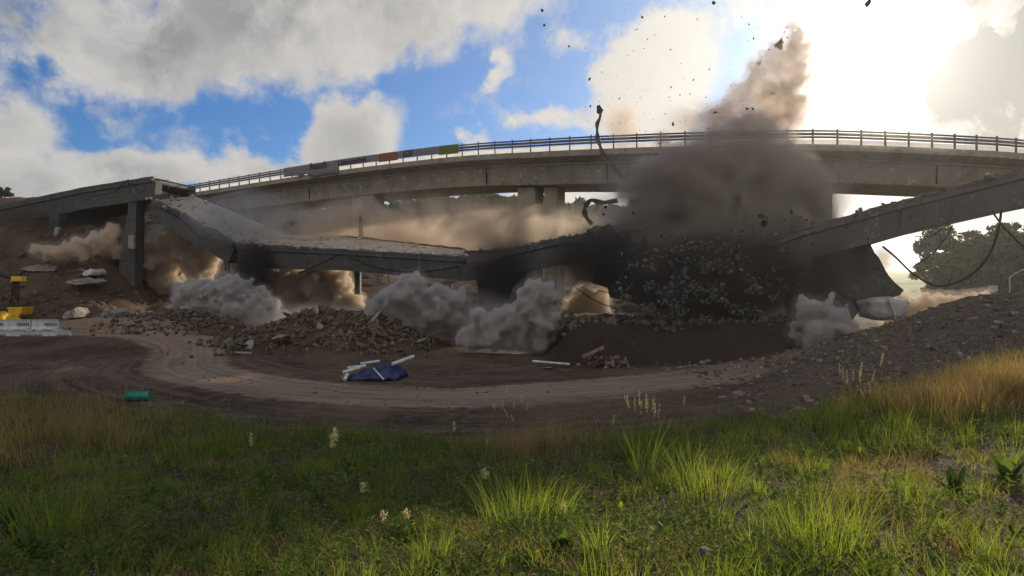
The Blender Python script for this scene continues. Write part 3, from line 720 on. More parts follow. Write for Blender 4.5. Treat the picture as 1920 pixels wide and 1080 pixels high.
billow('brown dust lobes bulging from the top of the huge cloud over the bridge', [(1345, 258, 24), (1385, 240, 26), (1300, 268, 20), (1430, 250, 28), (1240, 262, 14), (1470, 262, 22), (1195, 420, 34), (1210, 460, 30), (1528, 385, 26), (1520, 430, 28), (1215, 330, 36), (1265, 320, 40), (1330, 305, 42), (1405, 302, 42), (1475, 315, 40), (1515, 345, 34), (1420, 420, 50), (1330, 430, 56), (1260, 440, 44), (1490, 450, 40), (1300, 350, 60), (1430, 340, 66), (1230, 385, 44), (1500, 390, 44), (1180, 360, 26)], 36.2, D_brown, seed=25, disp=.24, voxel=.16, puff=34)
billow('tan dust rolling along behind the gravel bank', [(1700, 580, 24), (1730, 572, 20), (1755, 574, 16), (1775, 565, 18), (1800, 560, 14), (1822, 558, 12), (1845, 556, 10), (1862, 555, 6), (1715, 600, 20), (1760, 590, 18), (1672, 600, 18), (1690, 560, 12)], 35, D_tan, seed=10, disp=.2, puff=26, voxel=.11)
veil('tan dust puff beside the torn pier at right', 1652, 488, 35.5, 34, 36, 1.2, 1.6, TAN, (.8, .3, .55, 1.1), seed=26)
veil('pale sunlit dust drifting over the right part of the upper bridge', 1640, 300, 40, 260, 75, 1.6, .16, (.9, .84, .76), (.3, .32, .6, .9), seed=27, ani=.6)
veil('dark dust between the rubble curtain and the leaning pier', 1545, 515, 29.4, 75, 90, 1.2, 1.6, (.16, .145, .13), (.5, .3, .55, .9), seed=28)
veil('thin grey dust creeping along the floor between the left puffs and the rubble heap', 560, 600, 40, 300, 46, 2.2, .55, (.70, .66, .62), (.4, .36, .58, .9), seed=29)
veil('thin grey dust joining the two middle ground puffs', 860, 590, 35, 190, 60, 1.8, .8, (.66, .62, .60), (.5, .34, .56, .9), seed=30)
billow('tan dust rolling over the left terrace below the standing deck', [(70, 470, 12), (95, 474, 14), (120, 470, 16), (150, 462, 18), (178, 452, 16), (160, 478, 12)], 46.5, D_tan, seed=31, disp=.14)
# the air itself
def haze():
    me = bpy.data.meshes.new('haze'); bm = bmesh.new(); bmesh.ops.create_cube(bm, size=1.0)
    for v in bm.verts: v.co = Vector((v.co.x*6600, v.co.y*6600, -16 if v.co.z < 0 else 52))
    bm.to_mesh(me); bm.free(); me.materials.append(dust_mat('hazy_air', .00035, (.95, .93, .90), .6)); o = bpy.data.objects.new('haze', me); col.objects.link(o); setp(o, kind='stuff')
haze()
# ================================================================== PIERS AND FRAGMENTS OF THE OLD BRIDGE
def prism(mb, px, Y, th, lean=0.0):
    """pixel outline given its own distance Y and real thickness th (towards the back)"""
    a = [P(x, y, Y) for x, y in px]; n = len(a)
    b = [v+Vector((lean, th, 0)) for v in a]
    mb.add(a+b, [tuple(range(n)), tuple(range(2*n-1, n-1, -1))]+[(i+n, (i+1) % n+n, (i+1) % n, i) for i in range(n)])
    return mb
def fix(o):
    bm = bmesh.new(); bm.from_mesh(o.data); bmesh.ops.recalc_face_normals(bm, faces=bm.faces); bm.to_mesh(o.data); bm.free(); return o
def chunk_of(px, Y, th, name, m, label, cat, jag=.06, seed=0, lean=0.0, sub=3, **kw):
    """broken concrete piece with subdivided, roughened faces"""
    mb = prism(MB(), px, Y, th, lean); o = mb.build(name, M[m] if isinstance(m, str) else m, label=label, cat=cat, **kw)
    bm = bmesh.new(); bm.from_mesh(o.data); bmesh.ops.recalc_face_normals(bm, faces=bm.faces)
    bmesh.ops.triangulate(bm, faces=[f for f in bm.faces if len(f.verts) > 4])
    bmesh.ops.subdivide_edges(bm, edges=bm.edges[:], cuts=sub, use_grid_fill=True)
    for v in bm.verts:
        v.co += Vector((mnoise.noise(v.co*1.7+Vector((seed, 0, 0))), mnoise.noise(v.co*1.7+Vector((0, seed, 9))), mnoise.noise(v.co*1.7+Vector((3, 0, seed)))))*jag*2.2
    bm.to_mesh(o.data); bm.free()
    c = sum((v.co for v in o.data.vertices), Vector())/len(o.data.vertices)
    o.data.transform(Matrix.Translation(-c)); o.location = c
    return o
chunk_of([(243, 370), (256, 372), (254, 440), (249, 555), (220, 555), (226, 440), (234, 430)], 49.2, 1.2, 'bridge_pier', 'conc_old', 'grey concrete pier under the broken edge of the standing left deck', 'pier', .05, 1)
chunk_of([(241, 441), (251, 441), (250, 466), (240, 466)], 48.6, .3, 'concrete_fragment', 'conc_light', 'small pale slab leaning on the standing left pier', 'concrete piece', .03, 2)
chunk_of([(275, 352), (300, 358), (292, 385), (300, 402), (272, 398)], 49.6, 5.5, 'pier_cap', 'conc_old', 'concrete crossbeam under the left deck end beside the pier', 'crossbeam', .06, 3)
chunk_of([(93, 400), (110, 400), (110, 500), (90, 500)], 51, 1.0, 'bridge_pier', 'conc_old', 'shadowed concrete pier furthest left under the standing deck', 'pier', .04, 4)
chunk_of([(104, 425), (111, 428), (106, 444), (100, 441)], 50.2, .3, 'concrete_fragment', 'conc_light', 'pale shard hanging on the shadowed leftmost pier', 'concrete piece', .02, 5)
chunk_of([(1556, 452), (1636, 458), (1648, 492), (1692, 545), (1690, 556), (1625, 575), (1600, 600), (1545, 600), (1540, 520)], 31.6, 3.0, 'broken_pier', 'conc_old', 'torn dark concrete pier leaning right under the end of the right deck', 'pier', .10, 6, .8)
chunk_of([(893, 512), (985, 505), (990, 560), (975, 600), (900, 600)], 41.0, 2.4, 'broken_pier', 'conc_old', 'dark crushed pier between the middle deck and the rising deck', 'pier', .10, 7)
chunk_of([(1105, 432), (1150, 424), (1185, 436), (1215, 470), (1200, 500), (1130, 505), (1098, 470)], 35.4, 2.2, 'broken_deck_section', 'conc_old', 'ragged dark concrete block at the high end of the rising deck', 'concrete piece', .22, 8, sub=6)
# thin columns standing behind
def column(x, y0, y1, w, Y, label, bent=False, dark=False):
    root = empty('slender_column', P(x, y1, Y), label=label, cat='column', group=None)
    h = (y1-y0)*Y/F; r = w*Y/F/2
    MB().box((0, 0, h/2), (r*2, r*2.2, h), None, .92, r*.25).build('shaft', M['conc_light'], root)
    if bent:
        MB().tube([(0, 0, h-.05), (-.10, 0, h+.35), (-.32, 0, h+.62)], r*.7, 6).build('bent_top', M['conc_light'], root)
        MB().box((0, -r*1.15, h*.72), (r*.9, .03, .5)).build('slot', M['slot'], root)
    else: MB().box((0, -r*1.15, h*.55), (r*.5, .03, h*.8)).build('slot', M['conc_old'], root)
    return root
column(677, 388, 468, 8, 50, 'tall white slender column with bent top above the middle deck', True)
column(671, 490, 552, 11, 47, 'white slender column under the middle deck beside the tan dust')
column(425, 462, 516, 9, 47.5, 'pale slender column under the lower end of the steep deck')
column(269, 410, 470, 7, 56, 'thin white column just right of the standing left pier')
column(222, 420, 470, 6, 60, 'thin white column just left of the standing left pier')
column(395, 440, 560, 9, 56, 'thin pale column half hidden by the tan dust left of the steep deck')

# ---- twisted guard rail strips thrown up by the blast
def ribbon(name, px, Y, w, label, m='rail', cat='guard rail', dY=None, th=.02, tw=0.0):
    pts = catmull([P(x, y, Y+(dY[i] if dY else 0)) for i, (x, y) in enumerate(px)], 8); c = pts[0].copy(); N = len(pts); vs = []; fs = []
    rn = random.Random(int(px[0][0]))
    for i, p in enumerate(pts):
        tg = (pts[min(i+1, N-1)]-pts[max(i-1, 0)]).normalized()
        side = tg.cross(Vector((0, 1, 0))).normalized(); a = tw*i/N+.35*sin(i*.55)
        s = Matrix.Rotation(a, 3, tg) @ side; nrm = tg.cross(s).normalized()
        ww = w*(.75+.4*abs(sin(i*.33+1)))
        for (u, v) in ((-.5, 0), (-.25, .10), (0, -.02), (.25, .10), (.5, 0), (.5, th), (.25, .10+th), (0, th-.02), (-.25, .10+th), (-.5, th)):
            vs.append(p-c+s*u*ww+nrm*v)
    n = 10
    for i in range(N-1):
        for k in range(n): fs.append((i*n+k, i*n+(k+1) % n, (i+1)*n+(k+1) % n, (i+1)*n+k))
    fs += [tuple(range(n))[::-1], tuple((N-1)*n+k for k in range(n))]
    o = mobj(name, vs, fs, M[m], label=label, cat=cat); o.location = c; return fix(o)
ribbon('twisted_guard_rail', [(1172, 338), (1158, 322), (1140, 302), (1126, 280), (1120, 258), (1118, 238), (1124, 218), (1122, 205)], 40, .36, 'twisted guard rail strip thrown high in front of the upper bridge', tw=1.5)
chunk_of([(1120, 198), (1125, 196), (1131, 206), (1127, 213), (1120, 210)], 39.9, .25, 'concrete_fragment', 'rust', 'dark lump at the very tip of the thrown rail strip', 'concrete piece', .03, 12)
ribbon('twisted_guard_rail', [(1168, 336), (1184, 322), (1200, 308), (1214, 292)], 40, .42, 'short bent rail branching right from the thrown strip', tw=.9)
ribbon('twisted_guard_rail', [(1158, 376), (1130, 380), (1108, 376), (1098, 388), (1097, 402), (1110, 420)], 38, .30, 'hooked guard rail piece at the end of the rising deck', tw=.7)
ribbon('twisted_guard_rail', [(1180, 378), (1215, 384), (1262, 378), (1275, 400), (1272, 440)], 37.5, .38, 'guard rail arched inside the left of the brown cloud', tw=.5)

# ---- cables
def cable(px, Y, label, r=.045, dY=None, **kw):
    pts = catmull([P(x, y, Y+(dY[i] if dY else 0)) for i, (x, y) in enumerate(px)], 8); c = pts[0].copy()
    mb = MB().tube([p-c for p in pts], r, 6); o = mb.build('hanging_cable', M['cable'], smooth=True, label=label, cat='cable'); o.location = c; return o
cable([(1893, 345), (1880, 380), (1874, 420), (1862, 462), (1838, 500), (1800, 527), (1755, 536), (1712, 513), (1680, 483), (1655, 462)], 27.6, 'long black cable looping deep below the right deck', .05, [0, 0, 0, .2, .4, .6, .8, 1.2, 1.6, 2.0])
cable([(1786, 422), (1772, 448), (1745, 478), (1709, 502)], 28.4, 'thin cable crossing the long loop below the right deck', .028)
cable([(1860, 396), (1884, 428), (1925, 468)], 27.3, 'cable running off the right edge below the deck', .04)
cable([(1716, 444), (1745, 442), (1768, 428)], 29.5, 'short slack wire under the middle of the right deck', .025)
cable([(560, 512), (585, 502), (612, 489), (640, 477), (662, 485), (700, 500), (745, 508), (800, 509), (860, 500)], 40.9, 'black cable draped over the side of the middle deck', .06, [2.4, 2.1, 1.8, 1.6, 1.1, .6, .1, -.5, -.9])
cable([(160, 375), (185, 366), (215, 360), (238, 341), (262, 360), (276, 350)], 48.0, 'thin cable slung across the side of the standing left deck', .035, [1.6, 1.2, .8, .5, .1, 0])
cable([(240, 335), (241, 348)], 48.3, 'short cable end hanging from the standing deck edge', .035)
cable([(300, 388), (330, 404), (356, 428), (378, 448), (392, 440)], 46.6, 'slack cable along the side of the steep fallen deck', .05, [1, .7, .4, .1, -.1])
cable([(395, 428), (410, 436), (428, 448)], 45.6, 'second short cable near the foot of the steep deck', .04)
cable([(1078, 538), (1098, 552), (1120, 566), (1142, 574)], 40, 'thin cable across the sunlit tan dust gap', .035)
cable([(345, 432), (362, 440), (376, 458), (379, 480), (372, 498)], 50.5, 'thin wire curling over the tan dust by the left pier', .02)

# ---- tarpaulin wrapped lump beside the torn pier
def lump(name, px, Y, th, m, label, cat, folds=.12, seed=0, kind=None):
    bm = bmesh.new(); bmesh.ops.create_icosphere(bm, subdivisions=4, radius=1.0)
    xs = [p[0] for p in px]; ys = [p[1] for p in px]; cx, cy = (min(xs)+max(xs))/2, (min(ys)+max(ys))/2; c = P(cx, cy, Y)
    hw, hh = (max(xs)-min(xs))/2*Y/F, (max(ys)-min(ys))/2*Y/F
    for v in bm.verts:
        p = v.co.copy(); p = Vector([math.copysign(abs(k)**.55, k) for k in p])
        p *= 1+folds*mnoise.noise(p*1.6+Vector((seed, 0, 0)))+folds*.7*abs(mnoise.noise(Vector((p.x*5, p.y*5, p.z*1.5+seed))))
        v.co = Vector((p.x*hw, p.y*th, p.z*hh))
    me = bpy.data.meshes.new(name); bm.to_mesh(me); bm.free(); me.materials.append(M[m])
    o = bpy.data.objects.new(name, me); col.objects.link(o); o.location = c; me.polygons.foreach_set('use_smooth', [True]*len(me.polygons))
    return setp(o, label, cat, kind=kind)
w = lump('wrapped_pier_base', [(1618, 558), (1690, 598)], 29.5, .8, 'cloth', 'pale grey fabric wrapped block below the torn right pier', 'wrapped block', .16, 3)
MB().tube([(-.25, -.86, .52), (-.05, -.90, .0), (.1, -.88, -.45)], .07, 6, flat=.5).build('strap', M['pipe'], w)

# ================================================================== BANNERS ON THE UPPER RAILING
def at_px(x):
    for i in range(len(upath)-1):
        a = 960+F*upath[i].x/upath[i].y; b = 960+F*upath[i+1].x/upath[i+1].y
        if a <= x <= b:
            k = (x-a)/(b-a); return upath[i]*(1-k)+upath[i+1]*k, (upath[i+1]-upath[i]).normalized(), ulat[i]
def banner(x0, x1, m, label, v0=.02, v1=-.66, drape=None, seed=0):
    N = 24; c, _, _ = at_px(x0); vs = []; fs = []; rows = 7
    for i in range(N+1):
        p, tg, lat = at_px(x0+(x1-x0)*i/N)
        lo = v1 if drape is None else drape(i/N)
        for j in range(rows):
            v = v0+(lo-v0)*j/(rows-1)
            bul = -.16-.06*mnoise.noise(Vector((i*.45, j*.5, seed)))-(.06*sin(i*1.3+j) if drape and j > 3 else 0)
            q = p+lat*bul+Vector((0, 0, v)); vs.append(q-c)
    for i in range(N):
        for j in range(rows-1):
            a = i*rows+j; fs.append((a, a+1, a+rows+1, a+rows))
    o = mobj('banner', vs, fs, M[m], smooth=True, label=label, cat='banner'); o.location = c
    sd = o.modifiers.new('thickness', 'SOLIDIFY'); sd.thickness = .012
    return o
def lettering(o, text, x, size, v, m='ink', shear=0):
    cu = bpy.data.curves.new('lettering', 'FONT'); cu.body = text; cu.size = size; cu.extrude = .008; cu.shear = shear; cu.offset = .012
    t = bpy.data.objects.new('lettering', cu); col.objects.link(t); bpy.context.view_layer.update()
    me = bpy.data.meshes.new_from_object(t.evaluated_get(bpy.context.evaluated_depsgraph_get())); bpy.data.objects.remove(t); bpy.data.curves.remove(cu)
    me.materials.clear(); me.materials.append(M[m]); p, tg, lat = at_px(x)
    q = bpy.data.objects.new('lettering', me); col.objects.link(q); q.parent = o
    X = tg; Yv = Vector((0, 0, 1)); Z = X.cross(Yv).normalized(); Yv = Z.cross(X)
    mt = Matrix((X, Yv, Z)).transposed().to_4x4(); q.matrix_local = Matrix.Translation(p-lat*.27+Vector((0, 0, v))-o.location) @ mt
    return q
def dr(u): return -.95-.50*u+.28*math.exp(-((u-.42)/.07)**2)+.10*sin(u*9)
b1 = banner(534, 636, 'ban_white', 'long pale banner with violet lettering sagging below the railing', drape=dr, seed=1); lettering(b1, 'Reisch', 584, .95, -.60)
b2 = banner(638, 711, 'ban_white', 'pale banner with a long dark word left of the orange one', seed=2); lettering(b2, 'Sprengtechnik', 642, .62, -.54)
b3 = banner(712, 748, 'ban_orange', 'orange banner on the upper railing', v1=-.78, seed=3)
b4 = banner(749, 794, 'ban_white', 'pale banner with three bold letters right of the orange one', seed=4); lettering(b4, 'GSI', 758, .8, -.58, 'slot', .25)
b5 = banner(795, 824, 'ban_white', 'plain pale banner between the bold letters and the green banner', seed=5)
b6 = banner(825, 862, 'ban_green', 'yellow green banner at the right end of the row', v1=-.78, seed=6)

# ================================================================== SITE OBJECTS
def ground_at(x, y, Y0=1.6, Y1=75):
    Ys = np.concatenate([np.linspace(Y0, 14, 500), np.linspace(14, Y1, 1500)]); Xs = (x-960)/F*Ys; Zs = (HY-y)/F*Ys
    h = H(Xs, Ys); i = int(np.argmax(h >= Zs))
    return Vector((Xs[i], Ys[i], h[i]))
# --- long pale slotted steel barriers at the left edge
def barrier(x1, y1, Y, L, label, feet=True, group=None):
    g = P(x1, y1, Y); root = empty('steel_barrier', (g.x, g.y, g.z), 0, label=label, cat='barrier')
    h = .56
    pr = [(0, 0), (.42, 0), (.30, .18), (.26, h), (.16, h), (.12, .18)]
    b = MB(); vs = [(-L, u, v) for u, v in pr]+[(0, u, v) for u, v in pr]; n = len(pr)
    b.add(vs, [tuple(range(n))[::-1], tuple(n+k for k in range(n))]+[(k, (k+1) % n, n+(k+1) % n, n+k) for k in range(n)])
    fix(b.build('body', M['grey_paint'], root))
    t = MB().box((-L/2, .21, h+.02), (L, .16, .035)); t.build('top_rail', M['grey_paint'], root)
    k = 0
    sl = MB()
    for i in range(int(L/.13)):
        x = -.12-i*.13
        if (i // 6) % 2 == 0: sl.box((x, .118, .30), (.035, .03, .17))
    sl.build('slot_row', M['slot'], root)
    if feet:
        for i in range(int(L/1.05)+1):
            MB().box((-.05-i*1.05, .2, -.05), (.5, .5, .10), None, .6).build('foot', M['grey_paint'], root)
    return root
barrier(130, 640, 35.2, 2.1, 'front pale steel barrier section nearest the camera at the left edge', False)
barrier(61, 640, 35.2, 2.4, 'front pale steel barrier section cut by the left picture edge', False)
barrier(106, 618, 36.6, 1.6, 'rear pale steel barrier section beside the sunlit sand')
barrier(54, 618, 36.6, 2.2, 'rear pale steel barrier section cut by the left picture edge')
# --- excavator at the far left, arm hanging into view
def excavator():
    g = P(-10, 600, 40); gz = hz(g.x, g.y)
    root = empty('excavator', (g.x-3.2, g.y+.6, gz), 0, label='dark excavator at the left edge with yellow bucket hanging from its arm', cat='excavator')
    for s in (-1, 1):
        tr = MB(); pr = [(-1.7, .0), (1.7, 0), (2.0, .35), (1.7, .75), (-1.7, .75), (-2.0, .35)]
        tr.add([(u, s*1.1-.25, v) for u, v in pr]+[(u, s*1.1+.25, v) for u, v in pr], [tuple(range(6)), tuple(range(11, 5, -1))]+[(k+6, (k+1) % 6+6, (k+1) % 6, k) for k in range(6)])
        fix(tr.build('crawler_track', M['tyre'], root))
    MB().box((0, 0, .95), (1.6, 1.6, .35), None, 1, .05).build('undercarriage', M['dark_paint'], root)
    MB().box((-.5, 0, 1.65), (3.0, 2.3, 1.0), None, .96, .10).build('engine_house', M['dark_paint'], root)
    cab = MB().box((.55, -.65, 2.5), (1.3, 1.0, 1.5), None, .88, .06).build('cab', M['dark_paint'], root)
    MB().box((.55, -1.15, 2.6), (1.0, .05, .9)).build('side_window', M['slot'], cab)
    boom = MB(); boom.tube([(.7, .3, 1.7), (1.6, .3, 3.0), (2.7, .3, 3.45), (3.9, .3, 3.05)], .20, 8, .17).build('boom', M['dark_paint'], root)
    MB().box((4.05, .3, 3.05), (.75, .5, .35), None, .9, .04).build('boom_head', M['yellow'], root)
    for s in (-.2, .2): MB().tube([(3.9+s, .25, 2.95), (3.87+s*1.05, .2, 1.75), (3.9+s*.9, .2, 1.0)], .055, 6).build('stick_beam', M['rust'], root)
    MB().box((3.9, .32, 2.3), (.30, .12, 1.2)).build('stick', M['dark_paint'], root)
    MB().box((3.9, .2, 1.75), (.55, .3, .10)).build('stick_plate', M['rust'], root)
    br = []  # quick coupler, rounded
    MB().tube([(3.62, .2, 1.72), (3.45, .2, 1.25), (3.62, .2, .82), (4.0, .2, .78)], .07, 6).build('linkage', M['rust'], root)
    bk = MB(); pr = [(-.48, .02), (-.42, .55), (.48, .60), (.36, .05), (.15, -.12), (-.28, -.12)]
    bk.add([(4.25+u, -.25, .68+v*.9-.02) for u, v in pr]+[(4.25+u, .75, .68+v*.9-.02) for u, v in pr], [tuple(range(6)), tuple(range(11, 5, -1))]+[(k+6, (k+1) % 6+6, (k+1) % 6, k) for k in range(6)])
    b = fix(bk.build('bucket', M['yellow'], root))
    MB().box((4.25, -.27, 1.12), (.96, .05, .12)).build('bucket_lip', M['yellow'], b)
    return root
excavator()
def digging_bucket(px, Y, label, rz, s=1.0):
    g = ground_at(*px) if Y is None else P(px[0], px[1], Y)
    root = empty('spare_bucket', (g.x, g.y, g.z), rz, label=label, cat='bucket')
    pr = [(-.5, .0), (-.55, .45), (-.30, .70), (.1, .72), (.5, .25), (.45, .0)]; b = MB()
    b.add([(u*s, -.45*s, v*s) for u, v in pr]+[(u*s, .45*s, v*s) for u, v in pr], [tuple(range(6)), tuple(range(11, 5, -1))]+[(k+6, (k+1) % 6+6, (k+1) % 6, k) for k in range(6)])
    fix(b.build('shell', M['yellow'], root))
    for k in range(4): MB().box(((.52)*s, (-.36+.24*k)*s, .03*s), (.16*s, .08*s, .06*s)).build('tooth', M['grey_paint'], root)
    return root
digging_bucket((26, 603), 38.2, 'bright yellow bucket upright behind the rear barriers', .9, .62)
digging_bucket((0, 602), 38.6, 'yellow bucket cut by the left picture edge behind the barriers', 0.1, .85)
# --- three pale beams lying side by side at the left rubble
for i, (xa, ya, xb, yb, wd) in enumerate(((240, 612, 264, 589, .36), (257, 612, 283, 586, .40), (278, 616, 296, 590, .46))):
    a = P(xa, ya, 38.2); b = P(xb, yb, 39.8); c = (a+b)/2
    d = b-a; rot = d.to_track_quat('X', 'Z').to_matrix()
    o = MB().box((0, 0, 0), (d.length, wd, .28), rot, 1.0, .06).build('concrete_beam', M['conc_light'] if i < 2 else M['cloth'], label=('leftmost', 'middle', 'rightmost and widest')[i]+' of three pale beams lying slanted by the grey dust', cat='beam', group='pale beams lying side by side'); o.location = c
# --- dark blue tarpaulin heap with white pipes
tp = ground_at(705, 710)
def tarp():
    root = empty('tarpaulin_heap', tp, 0, label='crumpled dark blue tarpaulin heap on the work floor', cat='tarpaulin')
    N = 46; vs = []; fs = []
    for i in range(N):
        for j in range(N):
            u = i/(N-1)*2-1; v = j/(N-1)*2-1
            prof = .30+.75*(u*.5+.5); env = max(0, 1-u*u)**.5*max(0, 1-v*v)**.6
            z = prof*env*(.7+.5*mnoise.noise(Vector((u*2.3, v*2.3, 4))))+.10*abs(mnoise.noise(Vector((u*7, v*7, 2))))
            edge = 1+.14*mnoise.noise(Vector((u*3, v*3, 8)))
            vs.append((u*1.05*edge+.12*v, v*.62*edge, max(z, 0)*.85+.02))
    for i in range(N-1):
        for j in range(N-1): fs.append((i*N+j, (i+1)*N+j, (i+1)*N+j+1, i*N+j+1))
    s = mobj('sheet', vs, fs, M['blue'], root, True); sd = s.modifiers.new('t', 'SOLIDIFY'); sd.thickness = .02
    return root
tarp()
def pole(px0, px1, Y0, Y1, r, name, m, label, cat, group=None):
    a = P(*px0, Y0); b = P(*px1, Y1); c = (a+b)/2
    o = MB().tube([a-c, (b-a)*.2+a-c, b-c], r, 10).build(name, M[m], label=label, cat=cat, group=group); o.location = c; return o
Yt = tp.y
PG = 'white pipes around the blue tarpaulin'
pole((735, 683), (776, 668), Yt-.3, Yt+.3, .07, 'plastic_pipe', 'pipe', 'long white pipe sticking out right of the blue tarpaulin', 'pipe', PG)
pole((643, 698), (676, 689), Yt-.5, Yt-.2, .065, 'plastic_pipe', 'pipe', 'lower white pipe at the left of the blue tarpaulin', 'pipe', PG)
pole((652, 690), (686, 686), Yt+.1, Yt+.2, .06, 'plastic_pipe', 'pipe', 'upper white pipe at the left of the blue tarpaulin', 'pipe', PG)
pole((646, 713), (651, 702), Yt-.8, Yt-.5, .07, 'plastic_pipe', 'pipe', 'short stub of pipe lying by the lower left of the tarpaulin', 'pipe', PG)
pole((640, 711), (644, 704), Yt-.8, Yt-.5, .05, 'plastic_pipe', 'wood', 'short brown stub left of the tarpaulin', 'pipe', PG)
pole((676, 682), (712, 677), Yt+.3, Yt+.5, .055, 'plastic_pipe', 'pipe', 'white pipe lying across the top of the blue tarpaulin', 'pipe', PG)
pole((700, 690), (720, 712), Yt-.7, Yt-.9, .03, 'plastic_pipe', 'pipe', 'thin rod resting on the front of the blue tarpaulin', 'pipe', PG)
# --- timber and scrap heap
sh = ground_at(1130, 688)
root = empty('scrap_heap', sh, 0, label='low tangled heap of timber, rusty bars and broken stone', cat='scrap heap')
rn = random.Random(4)
mb = MB()
for k in range(46):
    a = Vector((rn.gauss(0, .5), rn.uniform(-.4, .5), abs(rn.gauss(.2, .18)))); d = Vector((rn.uniform(-.5, .5), rn.uniform(-.4, .4), rn.uniform(-.15, .25)))
    mb.tube([a, a+d*.5+Vector((0, 0, rn.uniform(0, .08))), a+d], rn.uniform(.012, .035), 5)
mb.build('bars', M['rust'], root, kind='stuff')
for k, (mt, nn) in enumerate((('wood', 12), ('blue', 3), ('stone2', 16), ('rust', 10))):
    mb = MB()
    for q in range(nn):
        c = Vector((rn.gauss(.15, .42), rn.uniform(-.45, .5), abs(rn.gauss(.18, .16))))
        mb.box(c, (rn.uniform(.12, .6 if mt == 'wood' else .28), rn.uniform(.08, .2), rn.uniform(.05, .16)), Matrix.Rotation(rn.uniform(0, 3), 3, Vector((rn.uniform(-1, 1), rn.uniform(-1, 1), 1)).normalized()), .9, .012)
    mb.build('scraps', M[mt], root, kind='stuff')
pole((1093, 670), (1132, 652), sh.y-.2, sh.y+.1, .10, 'timber_log', 'wood', 'pale squared log resting on the scrap heap', 'log')
pole((998, 677), (1068, 683), sh.y-.2, sh.y-.4, .05, 'plank', 'pipe', 'long pale plank lying flat left of the scrap heap', 'plank')
# --- turquoise drum in the grass
dg = ground_at(259, 752)
root = empty('plastic_drum', dg+Vector((0, 0, .15)), .15, label='turquoise plastic drum lying in the grass at left', cat='drum')
MB().tube([(-.32, 0, .0), (-.30, 0, 0), (-.1, 0, 0), (.1, 0, 0), (.30, 0, 0), (.34, 0, 0)], .15, 20).build('shell', M['teal'], root, True)
for u in (-.31, -.1, .1, .33): MB().tube([(u-.015, 0, 0), (u+.015, 0, 0)], .162, 20).build('hoop', M['teal'], root)
# --- things beyond the right bank
root = empty('lamp_post', P(1893, 556, 46), 0, label='thin grey post with angled arm beyond the gravel bank', cat='post')
MB().tube([(0, 0, 0), (0, 0, 1.5)], .05, 8).build('mast', M['grey_paint'], root); MB().tube([(0, 0, 1.45), (.5, 0, 1.8), (1.4, 0, 2.2)], .03, 8).build('arm', M['grey_paint'], root)
root = empty('notice_board', P(1862, 556, 48), .15, label='small pale notice board beyond the gravel bank', cat='sign')
MB().box((0, 0, .62), (.8, .04, .45), None, 1, .01).build('panel', M['grey_paint'], root)
for s in (-.3, .3): MB().tube([(s, .04, 0), (s, .04, .7)], .025, 6).build('leg', M['steel'], root)
# --- wire fence on the slope behind the middle deck
fr = empty('wire_fence', P(720, 530, 56), 0, label='thin fence climbing the slope behind the middle deck', cat='fence')
fp = [P(690+i*19, 521+i*4.6, 56-i*.3) for i in range(11)]
for p in fp: MB().tube([p-fr.location-Vector((0, 0, .3)), p-fr.location+Vector((0, 0, .75))], .045, 5).build('post', M['wood'], fr)
for dz_ in (.25, .6): MB().tube([p-fr.location+Vector((0, 0, dz_)) for p in fp], .018, 4).build('wire', M['pipe'], fr)
# --- little black sign boards with white lump
root = empty('site_toilet', P(832, 553, 47), 0, label='small black twin box above a white mound behind the middle deck', cat='box')
for s in (-.33, .33): MB().box((s, 0, .45), (.58, .4, .75), None, 1, .04).build('cabinet', M['dark_paint'], root)
MB().box((0, -.22, .5), (.06, .04, .7)).build('strip', M['pipe'], root)
chunk_of([(818, 553), (828, 545), (836, 540), (846, 552), (842, 557), (824, 557)], 45, .8, 'white_mound', 'pipe', 'small white mound in the light behind the grey dust', 'mound', .05, 21)
# ================================================================== TREES
def tree_variant(seed, h, cr, nl, leaf=.32, trunk_h=.16):
    """tapered trunk with limbs, crown of many small leaf faces gathered in uneven clumps"""
    rn = np.random.RandomState(seed); r_ = random.Random(seed)
    mb = MB(); mb.tube([(0, 0, -.5), (.1, 0, h*.2), (-.05, .1, h*.45), (.1, 0, h*.8)], h*.028, 8, h*.006)
    clumps = []
    for k in range(17):
        a = r_.uniform(0, 2*pi); zz = h*r_.uniform(trunk_h, .96); rad = cr*(1-abs((zz/h-.58)/.55)**2.2)*r_.uniform(.45, 1.0)
        e = Vector((cos(a)*rad, sin(a)*rad, zz)); s = Vector((0, 0, max(.18*h, zz-h*.22)))
        mb.tube([s, (s+e)/2+Vector((0, 0, -.02*h)), e], h*.010, 5, h*.003)
        clumps.append((e, cr*r_.uniform(.24, .46)))
        for q in range(2):
            d = Vector((r_.gauss(0, 1), r_.gauss(0, 1), r_.gauss(0, .7))).normalized()*cr*.36
            clumps.append((e+d, cr*r_.uniform(.14, .28)))
    P_, T_ = [], []
    tot = sum(c[1]**2 for c in clumps)
    for c, r in clumps:
        n = int(nl*r*r/tot); d = rn.normal(size=(n, 3)); d /= np.linalg.norm(d, axis=1)[:, None]+1e-9
        rad = r*(.55+.5*rn.rand(n))[:, None]
        P_.append(np.array(c[:])+d*rad*np.array([1, 1, .75])); T_.append(np.full(n, rn.rand()*.5)+rn.rand(n)*.5)
    p = np.vstack(P_); tint = np.concatenate(T_); n = len(p)
    u = rn.normal(size=(n, 3)); u /= np.linalg.norm(u, axis=1)[:, None]; w = rn.normal(size=(n, 3)); w -= u*(u*w).sum(1)[:, None]; w /= np.linalg.norm(w, axis=1)[:, None]
    s = leaf*(.6+.8*rn.rand(n))[:, None]
    V = np.stack([p-u*s, p+w*s*.55, p+u*s, p-w*s*.55], 1).reshape(-1, 3); Q = np.arange(n*4).reshape(n, 4)
    return mb, V, Q, np.repeat(tint, 4)
